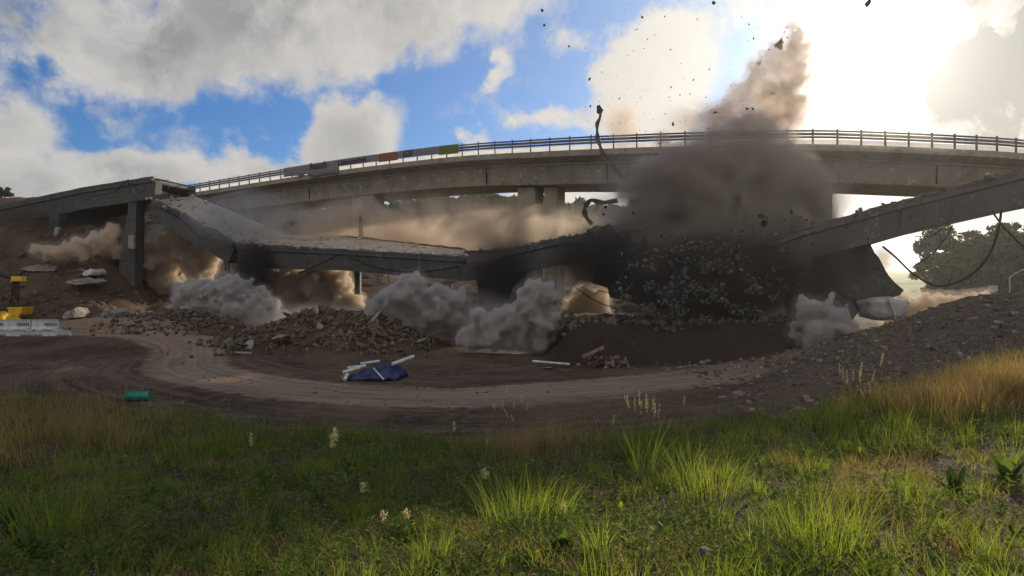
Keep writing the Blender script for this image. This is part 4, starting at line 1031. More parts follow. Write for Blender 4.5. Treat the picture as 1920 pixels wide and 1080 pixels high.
def make_tree(seed, h, cr, nl, leaf, label, **kw):
    mb, V, Q, tn = tree_variant(seed, h, cr, nl, leaf)
    root = empty('tree', (0, 0, 0), label=label, cat='tree', **kw)
    mb.build('trunk', M['bark'], root, True); npobj('crown', V, Q, M['leafy'], dict(tint=tn), parent=root)
    return root
right = [(1815, 92, 11.6, 5.4, 'bushy hazy tree nearest the field beyond the looping cable'), (1862, 96, 11.0, 5.0, 'rounded hazy tree in the middle of the group behind the cable loop'),
         (1915, 90, 11.4, 5.4, 'tall hazy tree at the right edge under the deck'), (1960, 95, 11, 5, 'hazy tree cut by the right picture edge'), (1772, 100, 8.0, 3.6, 'lowest hazy tree at the left end of the group behind the cable loop')]
trs = []
for i, (x, Y, h, cr, lb) in enumerate(right):
    t_ = make_tree(20+i % 3, h, cr, 9000, .34, lb) if i < 3 else copy_tree(trs[i-3])
    if i >= 3: t_['label'] = lb; t_.scale = (cr/right[i-3][3],)*2+(h/right[i-3][2],)
    X = (x-960)/F*Y; t_.location = (X, Y, hz(X, Y)-.2); t_.rotation_euler.z = i*1.3; trs.append(t_)
far = None
rn = random.Random(3)
vars_ = []
for i in range(44):
    x = 330+i*21+rn.uniform(-10, 10); Y = rn.uniform(150, 190); top = np.interp(x, [300, 500, 700, 860, 950, 1000, 1100, 1300], [395, 388, 375, 366, 362, 372, 378, 400])+rn.uniform(-6, 14)
    X = (x-960)/F*Y; g = hz(X, Y); h = max(8, (HY-top)/F*Y-g)
    lb = 'hazy tree in the wooded hillside behind the bridges'
    if len(vars_) < 3:
        t_ = make_tree(40+i, 14, 5.5, 4200, .75, lb, group='trees on the wooded hillside'); vars_.append(t_); base = t_
    else: base = vars_[i % 3]; t_ = copy_tree(base)
    t_.location = (X, Y, g-.3); t_.scale = (h/14*.95, h/14*.95, h/14); t_.rotation_euler.z = rn.uniform(0, 6)
# trees peeping through under the standing deck and at its far left end
for i, (x, top, Y, lb) in enumerate(((250, 405, 120, 'dark tree seen between the pale columns left of the steep deck'), (290, 402, 125, 'dark tree right of the thin pale column under the standing deck'),
        (8, 378, 110, 'dark tree top poking above the deck at the far left edge'), (330, 404, 122, 'dark tree behind the tan dust near the left pier'))):
    t_ = copy_tree(vars_[i % 3]); X = (x-960)/F*Y; g = hz(X, Y); h = max(5, (HY-top)/F*Y-g); t_.location = (X, Y, g); t_.scale = (h/14,)*3; t_['label'] = lb
    if 'group' in t_: del t_['group']

# ================================================================== RUBBLE AND STONES
rs = np.random.RandomState(11)
def places(n, fx, fy, s0, s1, lift=.3, pw=2.5):
    X = fx(n); Y = fy(n, X); Z = H(X, Y); s = s0+(s1-s0)*rs.rand(n)**pw
    return list(zip(X, Y, Z+s*lift, s))
pl = []
for hx, hy, a, sx, sy in RUBBLE_HILLS[:4]: pl += places(1500 if a > 1 else 500, lambda n: hx+rs.normal(size=n)*sx*.75, lambda n, X: hy-.3+rs.normal(size=n)*sy*.75, .03, .24, .3, 3)
scatter('rubble_heap', pl, ROCKS, M['stone'], kind='stuff', label='grey broken concrete rubble on the low heap in the middle')
pl = places(4200, lambda n: 6.5+rs.rand(n)*20, lambda n, X: 13+rs.rand(n)*15, .015, .22, .12, 4)
scatter('gravel_stones', pl[:1800], ROCKS2, M['chip'], flat=.6, kind='stuff', label='paler chips among the stones of the gravel bank')
scatter('gravel_stones', pl[1800:], ROCKS, M['stone'], flat=.6, kind='stuff', label='loose angular stones on the gravel bank at right')
pl = places(1300, lambda n: 2.6+rs.rand(n)*11.5, lambda n, X: 30.1+rs.rand(n)*5, .03, .34, .25, 4)
scatter('ledge_rubble', pl, ROCKS2, M['stone'], kind='stuff', label='sunlit broken pieces along the top of the dark ledge')
pl = places(2600, lambda n: -40+rs.rand(n)*27, lambda n, X: 39.5+rs.rand(n)*12, .025, .30, .25, 6)
scatter('terrace_rubble', pl, ROCKS2, M['stone'], kind='stuff', label='broken blocks strewn over the left terraces')
pl = places(1700, lambda n: -22+rs.rand(n)*34, lambda n, X: 14+rs.rand(n)*17, .008, .075, .1, 5)
scatter('floor_stones', pl, ROCKS, M['stone'], kind='stuff', label='small stones scattered over the work floor')
pl = places(14000, lambda n: rs.normal(size=n)*5.2+.5, lambda n, X: 2.3+rs.rand(n)**1.5*8, .006, .038, .1, 4)
scatter('bank_stones', pl, ROCKS2+ROCKS, M['chip'], flat=.35, kind='stuff', label='small pale stones between the weeds in the foreground')
# larger broken slabs lying in the heaps, each a thing of its own
for i in range(26):
    hx, hy, a, sx, sy = RUBBLE_HILLS[i % 3]; X = hx+rs.normal()*sx*.7; Y = hy-.6-abs(rs.normal())*sy*.6
    me = (ROCKS if i % 4 else ROCKS2)[i % 6]; o = bpy.data.objects.new('concrete_slab', me); col.objects.link(o); q = .25+.3*rs.rand(); o.scale = (q*1.5, q, q*.35)
    o.location = (X, Y, hz(X, Y)+.12); o.rotation_euler = tuple(rs.normal(size=3)*.6+np.array([0, 0, i])); setp(o, 'broken slab lying among the grey rubble of the middle heaps', 'concrete piece', 'broken slabs on the rubble heaps')
# bigger slabs in view, each its own thing
def stone(px, size, label, m='stone2', Y=None, sc=(1, .8, .5), **kw):
    g = ground_at(*px) if Y is None else P(px[0], px[1], Y)
    me = (ROCKS2 if m == 'stone2' else ROCKS)[int(px[0]) % 6]; o = bpy.data.objects.new('stone', me.copy()); col.objects.link(o); o.name = 'stone'
    o.location = g+Vector((0, 0, size*.2)); o.scale = tuple(size*k for k in sc); o.rotation_euler = (.2, .1, px[0]*.37)
    return setp(o, label, 'stone', **kw)
stone((1318, 1052), .19, 'large angular grey stone in the grass bottom right of centre', 'stone')
stone((548, 1036), .05, 'pale pinkish stone near the bottom left of centre')
stone((610, 1024), .045, 'small white stone right of the pinkish one in the foreground')
stone((860, 1050), .045, 'round white stone beside the tuft at the bottom centre')
stone((1000, 866), .06, 'pale stone half hidden in grass at the middle of the bank')
stone((460, 665), .32, 'pale flat stone by the bend of the dirt track', sc=(1.6, .9, .3))
stone((1027, 692), .26, 'pale flat stone on the floor before the scrap heap', sc=(1.6, .9, .22))
stone((1150, 822), .13, 'black lump standing at the grass edge near the seed heads', 'stone', sc=(1, .8, 1.3))
# flat slabs of broken concrete on the left terraces
for i, (x, y, Y, w_, h_, lb) in enumerate(((140, 513, 47, 46, 12, 'long pale slab on the upper left terrace'), (165, 512, 46, 18, 7, 'bright white block on the left terrace'), (70, 505, 46.5, 66, 8, 'pale row of broken slabs beside the excavator arm'), (150, 530, 44.5, 60, 8, 'tan slab lower on the left terrace'), (120, 490, 48, 40, 10, 'dusty slab under the small left dust puff'), (205, 590, 41, 30, 12, 'broken brown slab standing in the left rubble'), (180, 600, 40, 20, 14, 'tilted brown block in the left rubble'), (130, 592, 40.4, 26, 14, 'tan boulder behind the sunlit sand at left'))):
    chunk_of([(x-w_/2, y), (x-w_/3, y-h_*.7), (x+w_/4, y-h_), (x+w_/2, y-h_*.3), (x+w_/2.2, y+h_*.3), (x-w_/3, y+h_*.4)], Y, 1.4, 'concrete_slab', 'stone2' if i != 1 else 'pipe', lb, 'concrete piece', .09, 30+i)

# ================================================================== FLYING DEBRIS
rd = random.Random(77)
def debris(x, y, Y, s, mi, name, label, group, cat='debris', dark=True):
    me = (DEB_D if dark else DEB_L)[mi % 6]; o = bpy.data.objects.new(name, me); col.objects.link(o)
    o.location = P(x, y, Y); o.rotation_euler = (rd.uniform(0, 6), rd.uniform(0, 6), rd.uniform(0, 6)); o.scale = (s*rd.uniform(.6, 1.5), s*rd.uniform(.4, .9), s*rd.uniform(.5, 1.1)); return setp(o, label, cat, group)
M['frag'] = simple('dark_fragment', (.035, .03, .028), .8, 0, .4, 3)
M['frag_l'] = simple('grey_fragment', (.13, .122, .115), .85, 0, .4, 3)
DEB_D = [rock_mesh('fragment', 100+s, M['frag'], 1, 1, .4) for s in range(6)]
DEB_L = [rock_mesh('fragment', 120+s, M['frag_l'], 1, 1, .4) for s in range(6)]
sky_big = [(1338, 6, 5, 36), (1204, 32, 4, 37), (1067, 87, 3.2, 38), (1627, 6, 8, 36), (1016, 20, 3, 38), (1020, 47, 2.4, 38), (1413, 72, 3.4, 37), (1442, 93, 2.6, 37), (1330, 130, 2.4, 37), (1246, 31, 2.2, 38),
           (1105, 148, 2.4, 38), (1411, 204, 3.6, 36), (1401, 204, 3.4, 36), (1341, 211, 4, 36), (1275, 178, 3, 37), (1262, 233, 4, 36), (1258, 164, 2, 38), (1300, 150, 2.2, 37), (1623, 102, 3, 37), (1107, 199, 3, 37), (1484, 396, 6, 33), (1470, 412, 5, 33), (1435, 415, 8, 33), (1428, 405, 6, 33), (1412, 425, 4, 33), (1503, 405, 4, 33), (1512, 412, 4, 33), (1135, 388, 6, 34.5), (1132, 402, 4, 34.5), (1188, 399, 5, 34.5), (1118, 357, 3, 35), (1105, 357, 3, 35)]
for i, (x, y, s, Y) in enumerate(sky_big):
    debris(x, y, Y, s*Y/F, i, 'flying_fragment', 'dark fragment blown through the air above the collapse', 'dark fragments flying above the bridge')
for i in range(110):
    x = rd.gauss(1240, 110); y = rd.uniform(10, 300) if i % 3 else rd.uniform(180, 300); Y = rd.uniform(35, 39)
    debris(x, y, Y, rd.uniform(.8, 1.8)*Y/F, i, 'flying_fragment', 'dark fragment blown through the air above the collapse', 'dark fragments flying above the bridge')
# the falling curtain of rubble: the largest pieces one by one, the rest as one mass
pts = []
while len(pts) < 5200:
    x = rd.gauss(1322, 125); y = rd.triangular(400, 615, 590)
    lim = 1142+max(0, 560-y)*.12; top = np.interp(x, [1150, 1250, 1350, 1500, 1560], [470, 425, 410, 425, 455])
    if x < lim or x > 1570 or y < top+rd.uniform(-10, 60): continue
    if x > 1480 and y > 560: continue
    if vnoise(x/26, y/20, 5) < .34+.25*rd.random(): continue
    pts.append((x, y, rd.uniform(29.2, 31.6), .55+5.5*rd.random()**7))
for k in range(22): pts[k] = (*pts[k][:3], rd.uniform(3, 8))
pts.sort(key=lambda p: -p[3])
for i, (x, y, Y, s) in enumerate(pts[:270]):
    debris(x, y, Y, s*Y/F, i, 'falling_chunk', 'grey concrete chunk falling with the rubble curtain under the dust cloud', 'falling chunks in the rubble curtain', 'concrete piece', False)
scatter('falling_rubble', [(*P(x, y, Y), s*Y/F) for x, y, Y, s in pts[270:]], ROCKS2, M['frag_l'], kind='stuff', label='fine grey rubble raining below the dust cloud')
for i in range(26):
    x = rd.uniform(1140, 1500); y = rd.uniform(612, 680); debris(x, y, 27.5, rd.uniform(.6, 1.8)*27.5/F, i, 'falling_chunk', 'grey concrete chunk falling with the rubble curtain under the dust cloud', 'falling chunks in the rubble curtain', 'concrete piece', False)
# ================================================================== FOREGROUND VEGETATION
rv = np.random.RandomState(5)
def blades(base, h, lean, w, bend=.45, tint=None, seg=4):
    """curved tapering blades: base (n,3), h (n,), lean (n,2) horizontal lean as a fraction of height, w (n,)"""
    n = len(base); az = rv.rand(n)*2*pi; side = np.stack([np.cos(az), np.sin(az), np.zeros(n)], 1)
    # turn most blades broadside to a random direction; curve along the lean
    L = np.concatenate([lean, np.zeros((n, 1))], 1); V = np.zeros((n, (seg+1)*2, 3)); 
    for k in range(seg+1):
        u = k/seg; c = base+np.array([0, 0, 1])*(h*u*(1-.18*bend*u))[:, None]+L*(h*(u**(1.0+bend*1.4)))[:, None]
        ww = (w*(1-u**1.7)*.5+.0003)[:, None]; V[:, 2*k] = c-side*ww; V[:, 2*k+1] = c+side*ww
    idx = (np.arange(n)*(seg+1)*2)[:, None]
    Q = np.concatenate([idx+np.array([[2*k, 2*k+1, 2*k+3, 2*k+2]]) for k in range(seg)], 0)
    t = rv.rand(n) if tint is None else tint
    return V.reshape(-1, 3), Q, np.repeat(t, (seg+1)*2)
def leaves(p, s, up=.6, tint=None, asp=.45):
    """small pointed leaves, folded along the midrib"""
    n = len(p); a = rv.rand(n)*2*pi; el = rv.rand(n)*up
    u = np.stack([np.cos(a)*np.cos(el), np.sin(a)*np.cos(el), np.sin(el)], 1); w = np.stack([-np.sin(a), np.cos(a), np.zeros(n)], 1); nn = np.cross(u, w)
    s = s[:, None]
    V = np.stack([p, p+u*s*.5+w*s*asp*.5+nn*s*.08, p+u*s-nn*s*.12, p+u*s*.5-w*s*asp*.5+nn*s*.08], 1).reshape(-1, 3)
    Q = np.concatenate([np.arange(n*4).reshape(n, 4)[:, [0, 1, 2, 2]][:, :3], np.arange(n*4).reshape(n, 4)[:, [0, 2, 3]]], 0)
    t = rv.rand(n) if tint is None else tint
    return V, Q, np.repeat(t, 4)
def join(parts):
    V = []; Q = []; T = []; b = 0
    for v, q, t in parts: V.append(v); Q.append(q+b); T.append(t); b += len(v)
    return np.vstack(V), np.vstack(Q), np.concatenate(T)
def pix(X, Y, Z): return 960+F*X/Y, HY-F*Z/Y
def bank_points(n, y0=1.9, extra=1.6, pw=1.0):
    """points over the grassy bank, roughly even in the picture"""
    Y = np.exp(np.log(y0)+(np.log(19)-np.log(y0))*rv.rand(n)**pw); X = (rv.rand(n)*2-1)*Y*1.02
    yc, zc = crest(X); k = Y < yc+extra; X, Y = X[k], Y[k]; return X, Y, H(X, Y)
# --- short grass cover
def cover():
    X, Y, Z = bank_points(420000, pw=.8); x, y = pix(X, Y, Z)
    d = fbm(X*.9, Y*.9, 4, 21)+.5; d2 = fbm(X*3.5, Y*3.5, 3, 31)+.5
    far = sm((1000-y)/150)
    p = np.clip((d-.48)*6+.14+.40*far, .02, 1)*np.clip((d2-.46)*8, .02, 1)
    bare = sm((y-915)/60)*sm((x-270)/80)*(1-sm((x-760)/120)); p *= 1-.68*bare
    bare = sm((y-900-(1900-x)*.16)/60)*sm((x-1450)/200); p *= 1-.88*bare
    brown = (1-sm((x-210)/170))*sm((y-715)/20)*(1-sm((y-840)/30))
    k = rv.rand(len(X)) < p*(1-.7*brown); X, Y, Z, x, y, d = X[k], Y[k], Z[k], x[k], y[k], d[k]
    n = len(X); h = (.03+.14*rv.rand(n)**2)*(.35+1.3*np.clip(fbm(X*2.2, Y*2.2, 3, 90)+.5, 0, 1)**1.5*1.3)*(.7+.9*sm((Y-6)/6)); 
    # patches of hue
    tint = np.clip(fbm(X*1.3, Y*1.3, 3, 44)+.35+.35*rv.rand(n), 0, 1)
    ln = rv.normal(size=(n, 2))*.35
    V, Q, T = blades(np.stack([X, Y, Z-.01], 1), h, ln, .003+.004*rv.rand(n)+.0003*Y, .5, tint, 3)
    nb_ = 8; fm = np.clip((fbm(X*1.6+40, Y*1.6, 3, 55)+.5-.50)*4+.10, .05, .9); dry = rv.rand(n) < fm; dv = np.repeat(dry, nb_)
    qd = dry[Q[:, 0]//nb_]
    npobj('grass_cover', V, Q[~qd], M['grass'], dict(tint=T), kind='stuff', label='short green grass covering the bank in the foreground')
    npobj('dry_grass_cover', V, Q[qd], M['dry'], dict(tint=T), kind='stuff', label='short withered grass mixed through the green on the bank')
    return n
cover()
def weeds():
    X, Y, Z = bank_points(420000, pw=.8); x, y = pix(X, Y, Z)
    d = fbm(X*1.2+5, Y*1.2, 4, 61)+.5; d2 = fbm(X*5, Y*5, 2, 67)+.5
    p = np.clip((d-.40)*7, .08, 1)*np.clip((d2-.44)*8, .03, 1)
    for cx, cy, r in ((1060, 990, 150), (700, 870, 120), (660, 900, 90), (1250, 1010, 90), (1000, 1030, 80), (560, 900, 60), (830, 950, 90), (1400, 850, 80), (1770, 760, 90)):
        p = np.maximum(p, .9*np.exp(-((x-cx)/r)**2-((y-cy)/(r*.55))**2))
    bare = sm((y-925)/60)*sm((x-270)/80)*(1-sm((x-700)/120)); bare2 = sm((y-900-(1900-x)*.16)/60)*sm((x-1450)/200); p *= (1-.45*bare)*(1-.6*bare2)
    k = rv.rand(len(X)) < p*.9; X, Y, Z, d = X[k], Y[k], Z[k], d[k]; n = len(X)
    hh = rv.rand(n)**1.2*(.04+.20*np.clip(fbm(X*2.6, Y*2.6, 3, 95)+.32, 0, 1))
    s = (.012+.060*rv.rand(n)**3)*(1+.04*Y)
    V, Q, T = leaves(np.stack([X+rv.normal(size=n)*.02, Y, Z+hh], 1), s, .9, np.clip(fbm(X*2, Y*2, 3, 71)+.3+.5*rv.rand(n), 0, 1))
    npobj('weed_cover', V, Q, M['weed'], dict(tint=T), kind='stuff', label='low broad leaved weeds between the grass')
    # dead litter
    X, Y, Z = bank_points(60000, pw=.7); x, y = pix(X, Y, Z); k = rv.rand(len(X)) < np.clip(.25+sm((y-900)/80), 0, 1); X, Y, Z = X[k], Y[k], Z[k]; n = len(X)
    V, Q, T = leaves(np.stack([X, Y, Z+.008], 1), .010+.030*rv.rand(n)**2, .3, rv.rand(n), .3)
    npobj('dead_leaf_litter', V, Q, M['dry'], dict(tint=T), kind='stuff', label='dead leaves and stalks littering the soil')
weeds()
# --- upright leafy forbs filling the bank between the grasses
def forbs():
    X, Y, Z = bank_points(9000, pw=.75); x, y = pix(X, Y, Z); d = fbm(X*1.1+9, Y*1.1, 3, 81)+.5
    k = rv.rand(len(X)) < np.clip((d-.40)*5, .12, 1); X, Y, Z = X[k], Y[k], Z[k]; n = len(X)
    h = .07+.20*rv.rand(n)**1.8; tint0 = rv.rand(n)
    V, Q, T = blades(np.stack([X, Y, Z], 1), h, rv.normal(size=(n, 2))*.15, np.full(n, .004), .3, tint0, 3); Q = np.concatenate([Q[:, [0, 1, 2]], Q[:, [0, 2, 3]]], 0)
    i = np.repeat(np.arange(n), 16); u = .15+.85*rv.rand(len(i)); sz = h[i]*(.34-.16*u)*(.6+.7*rv.rand(len(i)))
    V2, Q2, T2 = leaves(np.stack([X[i], Y[i], Z[i]+h[i]*u*.95], 1)+rv.normal(size=(len(i), 3))*.006, sz, 1.0, np.clip(tint0[i]*.7+.35*rv.rand(len(i)), 0, 1), .42)
    V, Q, T = join([(V, Q, T), (V2, Q2, T2)]); npobj('leafy_herbs', V, Q, M['weed'], dict(tint=T), kind='stuff', label='upright leafy herbs mixed through the grass bank')
forbs()
# --- soft dry grass masses
def drymass(name, label, reg, n, h0, h1, m, wv=.004, lean=.3):
    P_ = []
    for cx, cy, rx, ry, wt in reg:
        k = int(n*wt); xs = cx+rv.normal(size=k)*rx*.5; ys = cy+rv.normal(size=k)*ry*.5
        for a, b in zip(xs, ys):
            pass
        # sample on the terrain: depth table along each ray
        Ys = np.geomspace(2.2, 26, 140); X_ = (xs[:, None]-960)/F*Ys; Zr = (HY-ys[:, None])/F*Ys; hit = (H(X_, np.broadcast_to(Ys, X_.shape)) >= Zr).argmax(1)
        Yv = Ys[hit]*(1+rv.rand(k)*.02); Xv = (xs-960)/F*Yv; ok = hit > 0; P_.append(np.stack([Xv[ok], Yv[ok], H(Xv[ok], Yv[ok])-.01], 1))
    B = np.vstack(P_); cl = fbm(B[:, 0]*1.9, B[:, 1]*1.9, 3, 7)+.5; B = B[rv.rand(len(B)) < np.clip((cl-.36)*5, .05, 1)]; n = len(B)
    h = (h0+(h1-h0)*rv.rand(n)**1.6)*(.5+1.1*np.clip(fbm(B[:, 0]*2.7, B[:, 1]*2.7, 2, 12)+.5, 0, 1))
    V, Q, T = blades(B, h, rv.normal(size=(n, 2))*lean, np.full(n, wv)*(1+.04*B[:, 1]), .5, None, 3)
    # feathery seed specks on the upper halves
    i = rv.randint(0, n, n*3); u = .6+.4*rv.rand(len(i)); 
    pp = B[i]+np.array([0, 0, 1])*(h[i]*u)[:, None]+rv.normal(size=(len(i), 3))*.025
    V2, Q2, T2 = leaves(pp, .008+.010*rv.rand(len(i)), 1.2, None, .4)
    Q = np.concatenate([Q[:, [0, 1, 2]], Q[:, [0, 2, 3]]], 0)
    V, Q, T = join([(V, Q, T), (V2, Q2, T2)])
    return npobj(name, V, Q, M[m], dict(tint=T), kind='stuff', label=label)
drymass('dry_grass', 'tall brown dry grass at the left side of the bank', [(90, 800, 200, 60, .6), (40, 860, 150, 50, .25), (220, 830, 150, 50, .2)], 6500, .22, .70, 'dry')
drymass('dry_grass', 'airy reddish dry grass at the edge of the work floor in the middle', [(1000, 850, 90, 24, .35), (1075, 848, 70, 22, .4), (1040, 862, 120, 20, .25)], 3600, .30, .62, 'red_dry', .002)
drymass('dry_grass', 'brown dry grass on the crest of the right bank', [(1880, 745, 110, 45, .5), (1800, 765, 120, 35, .3), (1680, 775, 130, 26, .2)], 7000, .30, .65, 'dry')
drymass('dry_grass', 'orange dry stalks at the bottom left', [(180, 985, 60, 70, .5), (230, 1040, 90, 50, .4), (130, 930, 30, 50, .2)], 700, .12, .32, 'dry', .003)
drymass('dry_grass', 'thin brown weeds among the green right of centre', [(1590, 940, 60, 60, .5), (1720, 900, 50, 40, .3), (1450, 880, 60, 30, .2)], 1500, .10, .30, 'dry', .002)
drymass('dry_grass', 'sparse straw coloured stalks along the bottom edge', [(600, 1060, 260, 60, .4), (1150, 1070, 300, 50, .4), (1750, 1050, 160, 60, .3), (960, 930, 1000, 120, 1.8), (1750, 1000, 220, 100, .5), (330, 1000, 300, 90, .6)], 1600, .06, .22, 'dry', .003)
# --- taller green strip along the crest
drymass('crest_grass', 'taller green grass along the top of the bank', [(350, 845, 500, 40, .3), (760, 860, 500, 40, .3), (1350, 830, 420, 50, .4), (1560, 800, 300, 50, .35), (1760, 790, 240, 60, .3), (1150, 850, 160, 30, .1), (300, 800, 240, 24, .1)], 11000, .08, .34, 'grass', .006)
# --- single big tufts
def rough_tufts():
    parts = []
    for i in range(800):
        Y = math.exp(rv.uniform(math.log(2.4), math.log(15))); X = (rv.rand()*2-1)*Y*.92; yc, zc = crest(X)
        if Y > yc+.6: continue
        n = int(rv.uniform(12, 70)); h = rv.uniform(.05, .30)*(1 if rv.rand() < .8 else 1.5); r = rv.uniform(.04, .22)
        a = rv.rand(n)*2*pi; rr = np.sqrt(rv.rand(n))*r; bx = X+np.cos(a)*rr; by = Y+np.sin(a)*rr; ld = rv.normal(size=2)*.25
        parts.append(blades(np.stack([bx, by, H(bx, by)-.01], 1), h*(.25+.9*rv.rand(n)), np.stack([np.cos(a), np.sin(a)], 1)*(rr/r*.45)[:, None]+rv.normal(size=(n, 2))*.22+ld, .003+.004*rv.rand(n)+.0002*Y, .7, np.clip(rv.rand()*.8+rv.rand(n)*.35, 0, 1), 4))
    V, Q, T = join(parts); npobj('rough_grass', V, Q, M['grass'], dict(tint=T), kind='stuff', label='tangled rough grass clumps of many sizes over the bank')
rough_tufts()
def tuft(px, hp, sp, n, label, m='grass', lean=(0, 0), t0=.3, t1=1.0, wv=.0055, name='grass_tuft', group=None):
    g = ground_at(*px); k = g.y/F; h = hp*k; r = sp*k
    a = rv.rand(n)*2*pi; rr = np.sqrt(rv.rand(n))*r*.45; B = np.stack([np.cos(a)*rr, np.sin(a)*rr, np.zeros(n)], 1)
    B[:, 2] = H(B[:, 0]+g.x, B[:, 1]+g.y)-g.z-.01
    ln = np.stack([np.cos(a), np.sin(a)], 1)*(rr/(r*.45+1e-6)*.42)[:, None]*min(1.2, sp/hp)+rv.normal(size=(n, 2))*.20+np.array(lean)
    V, Q, T = blades(B, h*(.35+.75*rv.rand(n)), ln, wv*(.6+.8*rv.rand(n)), .55, t0+(t1-t0)*rv.rand(n), 5)
    o = npobj(name, V, Q, M[m], dict(tint=T)); o.location = g; return setp(o, label, 'grass tuft', group)
T_ = [((105, 1010), 150, 190, 420, 'large bright tuft at the left edge of the foreground'), ((40, 960), 90, 110, 160, 'smaller tuft behind the large one at the left edge'),
      ((478, 1010), 150, 50, 70, 'narrow tall bright tuft left of centre'), ((455, 1075), 90, 110, 150, 'low bright tuft at the bottom left of centre'),
      ((810, 1065), 120, 90, 150, 'bright tuft at the bottom just left of centre'), ((985, 985), 130, 240, 520, 'widest bright tuft in the centre of the foreground'),
      ((968, 905), 140, 34, 60, 'tall thin bright tuft behind the widest one'), ((1120, 900), 75, 70, 80, 'fan shaped tuft with stiff blades right of centre'),
      ((1205, 900), 150, 60, 90, 'tall tuft under the tallest seed heads'), ((1330, 935), 130, 160, 300, 'broad bright tuft right of centre'), ((1290, 900), 90, 120, 140, 'darker tuft behind the broad bright one'),
      ((1515, 900), 90, 50, 80, 'small stiff tuft above the brown weeds'), ((1545, 1040), 190, 210, 460, 'largest bright tuft at the lower right'), ((1850, 1065), 130, 80, 140, 'bright tuft at the bottom right corner'),
      ((1700, 960), 90, 90, 110, 'tuft between the stick and the brown weeds'), ((1565, 800), 90, 140, 160, 'dark green tuft on the crest below the straw seed heads'), ((1760, 1010), 60, 50, 50, 'little tuft beyond the fallen stick'),
      ((560, 1000), 60, 60, 60, 'faint tuft in the stony patch'), ((230, 905), 80, 150, 180, 'dull green tuft in front of the brown grass'), ((720, 930), 80, 90, 90, 'dark tuft beside the white flowers'), ((1890, 880), 80, 70, 90, 'stiff tuft at the right edge above the big leaves'), ((1440, 1000), 80, 90, 110, 'low tuft left of the largest one')]
for px, h_, sp, n, lb in T_: tuft(px, h_*.9, sp*.8, int(n*.55), lb)
# --- broad leaved plants
def rosette(px, size, nl, label, m='weed', upright=1.0, t0=.0, t1=.5, group=None):
    size *= .62; nl += 5
    g = ground_at(*px); root = empty('broadleaf_plant', g, 0, label=label, cat='plant', group=group); k = size*g.y/F; r_ = random.Random(int(px[0]))
    for i in range(nl):
        a = i*2.4+r_.uniform(-.3, .3); el = r_.uniform(.25, upright*1.4); L = k*r_.uniform(.6, 1.1); wd = L*r_.uniform(.28, .42); vs = []; tn = []
        fw = Vector((cos(a)*cos(el), sin(a)*cos(el), sin(el))); sd = Vector((-sin(a), cos(a), 0)); N = 8
        for j in range(N+1):
            u = j/N; c = fw*L*u+Vector((0, 0, -L*.35*u*u*(1-el*.5))); ww = wd*sin(pi*min(1, u*.93+.03))**.8*.5+.001
            nn = sd.cross(fw)
            for q in (-1, 0, 1): vs.append(c+sd*ww*q+nn*(-.12 if q == 0 else .10)*ww+nn*.05*ww*sin(j*2.3+q))
        fs = [(j*3+q, j*3+q+1, j*3+q+4, j*3+q+3) for j in range(N) for q in (0, 1)]
        npobj('leaf', [tuple(v) for v in vs], fs, M[m] if r_.random() > .12 else M['yleaf'], dict(tint=np.full(len(vs), t0+(t1-t0)*r_.random())), True, root)
    return root
rosette((1790, 925), 90, 9, 'dark broad leaved plant with a yellow leaf at the right')
rosette((1890, 905), 100, 10, 'broad leaved plant cut by the right picture edge')
rosette((60, 1050), 120, 11, 'broad leaved plant in the bottom left corner')
rosette((20, 1000), 90, 8, 'second broad leaved plant just above the corner one at left')
rosette((490, 925), 60, 8, 'dark leafy plant left of centre behind the narrow tuft')
rosette((1055, 1030), 80, 12, 'dark leafy plant in the shadow right of the widest tuft', t1=.5)
rosette((1000, 1062), 70, 10, 'leafy plant at the bottom centre', t1=.5)
rosette((660, 890), 55, 9, 'dark weed with drooping leaves near the small white flowers', t1=.5)
rosette((1735, 760), 60, 10, 'star shaped leafy plant on the crest at right')
rosette((1655, 745), 46, 9, 'small bright leafy plant beside the straw seed heads')
rosette((1160, 965), 60, 9, 'pale leafy plant right of the widest tuft')
rosette((1600, 1040), 50, 8, 'low leafy plant behind the largest tuft', t1=.6)
for i, (x, y, sz) in enumerate(((300, 960, 50), (380, 1030, 60), (590, 940, 44), (770, 1010, 55), (905, 1050, 60), (1100, 1060, 64), (1250, 1010, 60), (1380, 1050, 70), (1450, 930, 50), (1660, 1060, 60), (1745, 850, 44), (1620, 860, 44), (1350, 880, 40), (880, 900, 36), (420, 890, 36), (150, 930, 44), (1180, 880, 40), (1480, 850, 36), (1900, 1000, 60), (260, 1050, 60))):
    rosette((x, y), sz, 4, 'low broad leaved weed growing low among the grass of the bank', group='broad leaved weeds on the bank')
# --- stalks with seed heads
def stalk(xb, yb, xt, yt, hl, label, hw=4, m='seed', group=None, fl=False):
    g = ground_at(xb, yb); Y = g.y; k = Y/F; top = P(xt, yt, Y); root = empty('seed_stalk', g, 0, label=label, cat='grass stalk', group=group)
    d = top-g; bnd = Vector((d.x*.15+.01, .01, 0)); pts = [Vector((0, 0, -.01)), d*.35-bnd, d*.7-bnd*.6, d]
    pts = catmull(pts, 5); MB().tube(pts, .0016+.0002*Y, 5, .0010+.0001*Y).build('stem', M['dry' if not fl else 'grass'], root)
    n = int(60+hl*2); u = rv.rand(n); L = hl*k; dirn = d.normalized(); c = np.array(d)[None, :]-np.array(dirn)[None, :]*(u*L)[:, None]
    wdt = hw*k*np.sin(pi*np.clip(u*.9+.06, 0, 1))**.7; c = c+rv.normal(size=(n, 3))*(wdt*.32)[:, None]
    V, Q, T = leaves(c, np.full(n, max(.006, hw*k*.55))*(.6+.6*rv.rand(n)), 1.4, None, .5)
    npobj('seed_head', V, Q, M[m], dict(tint=T), parent=root); return root
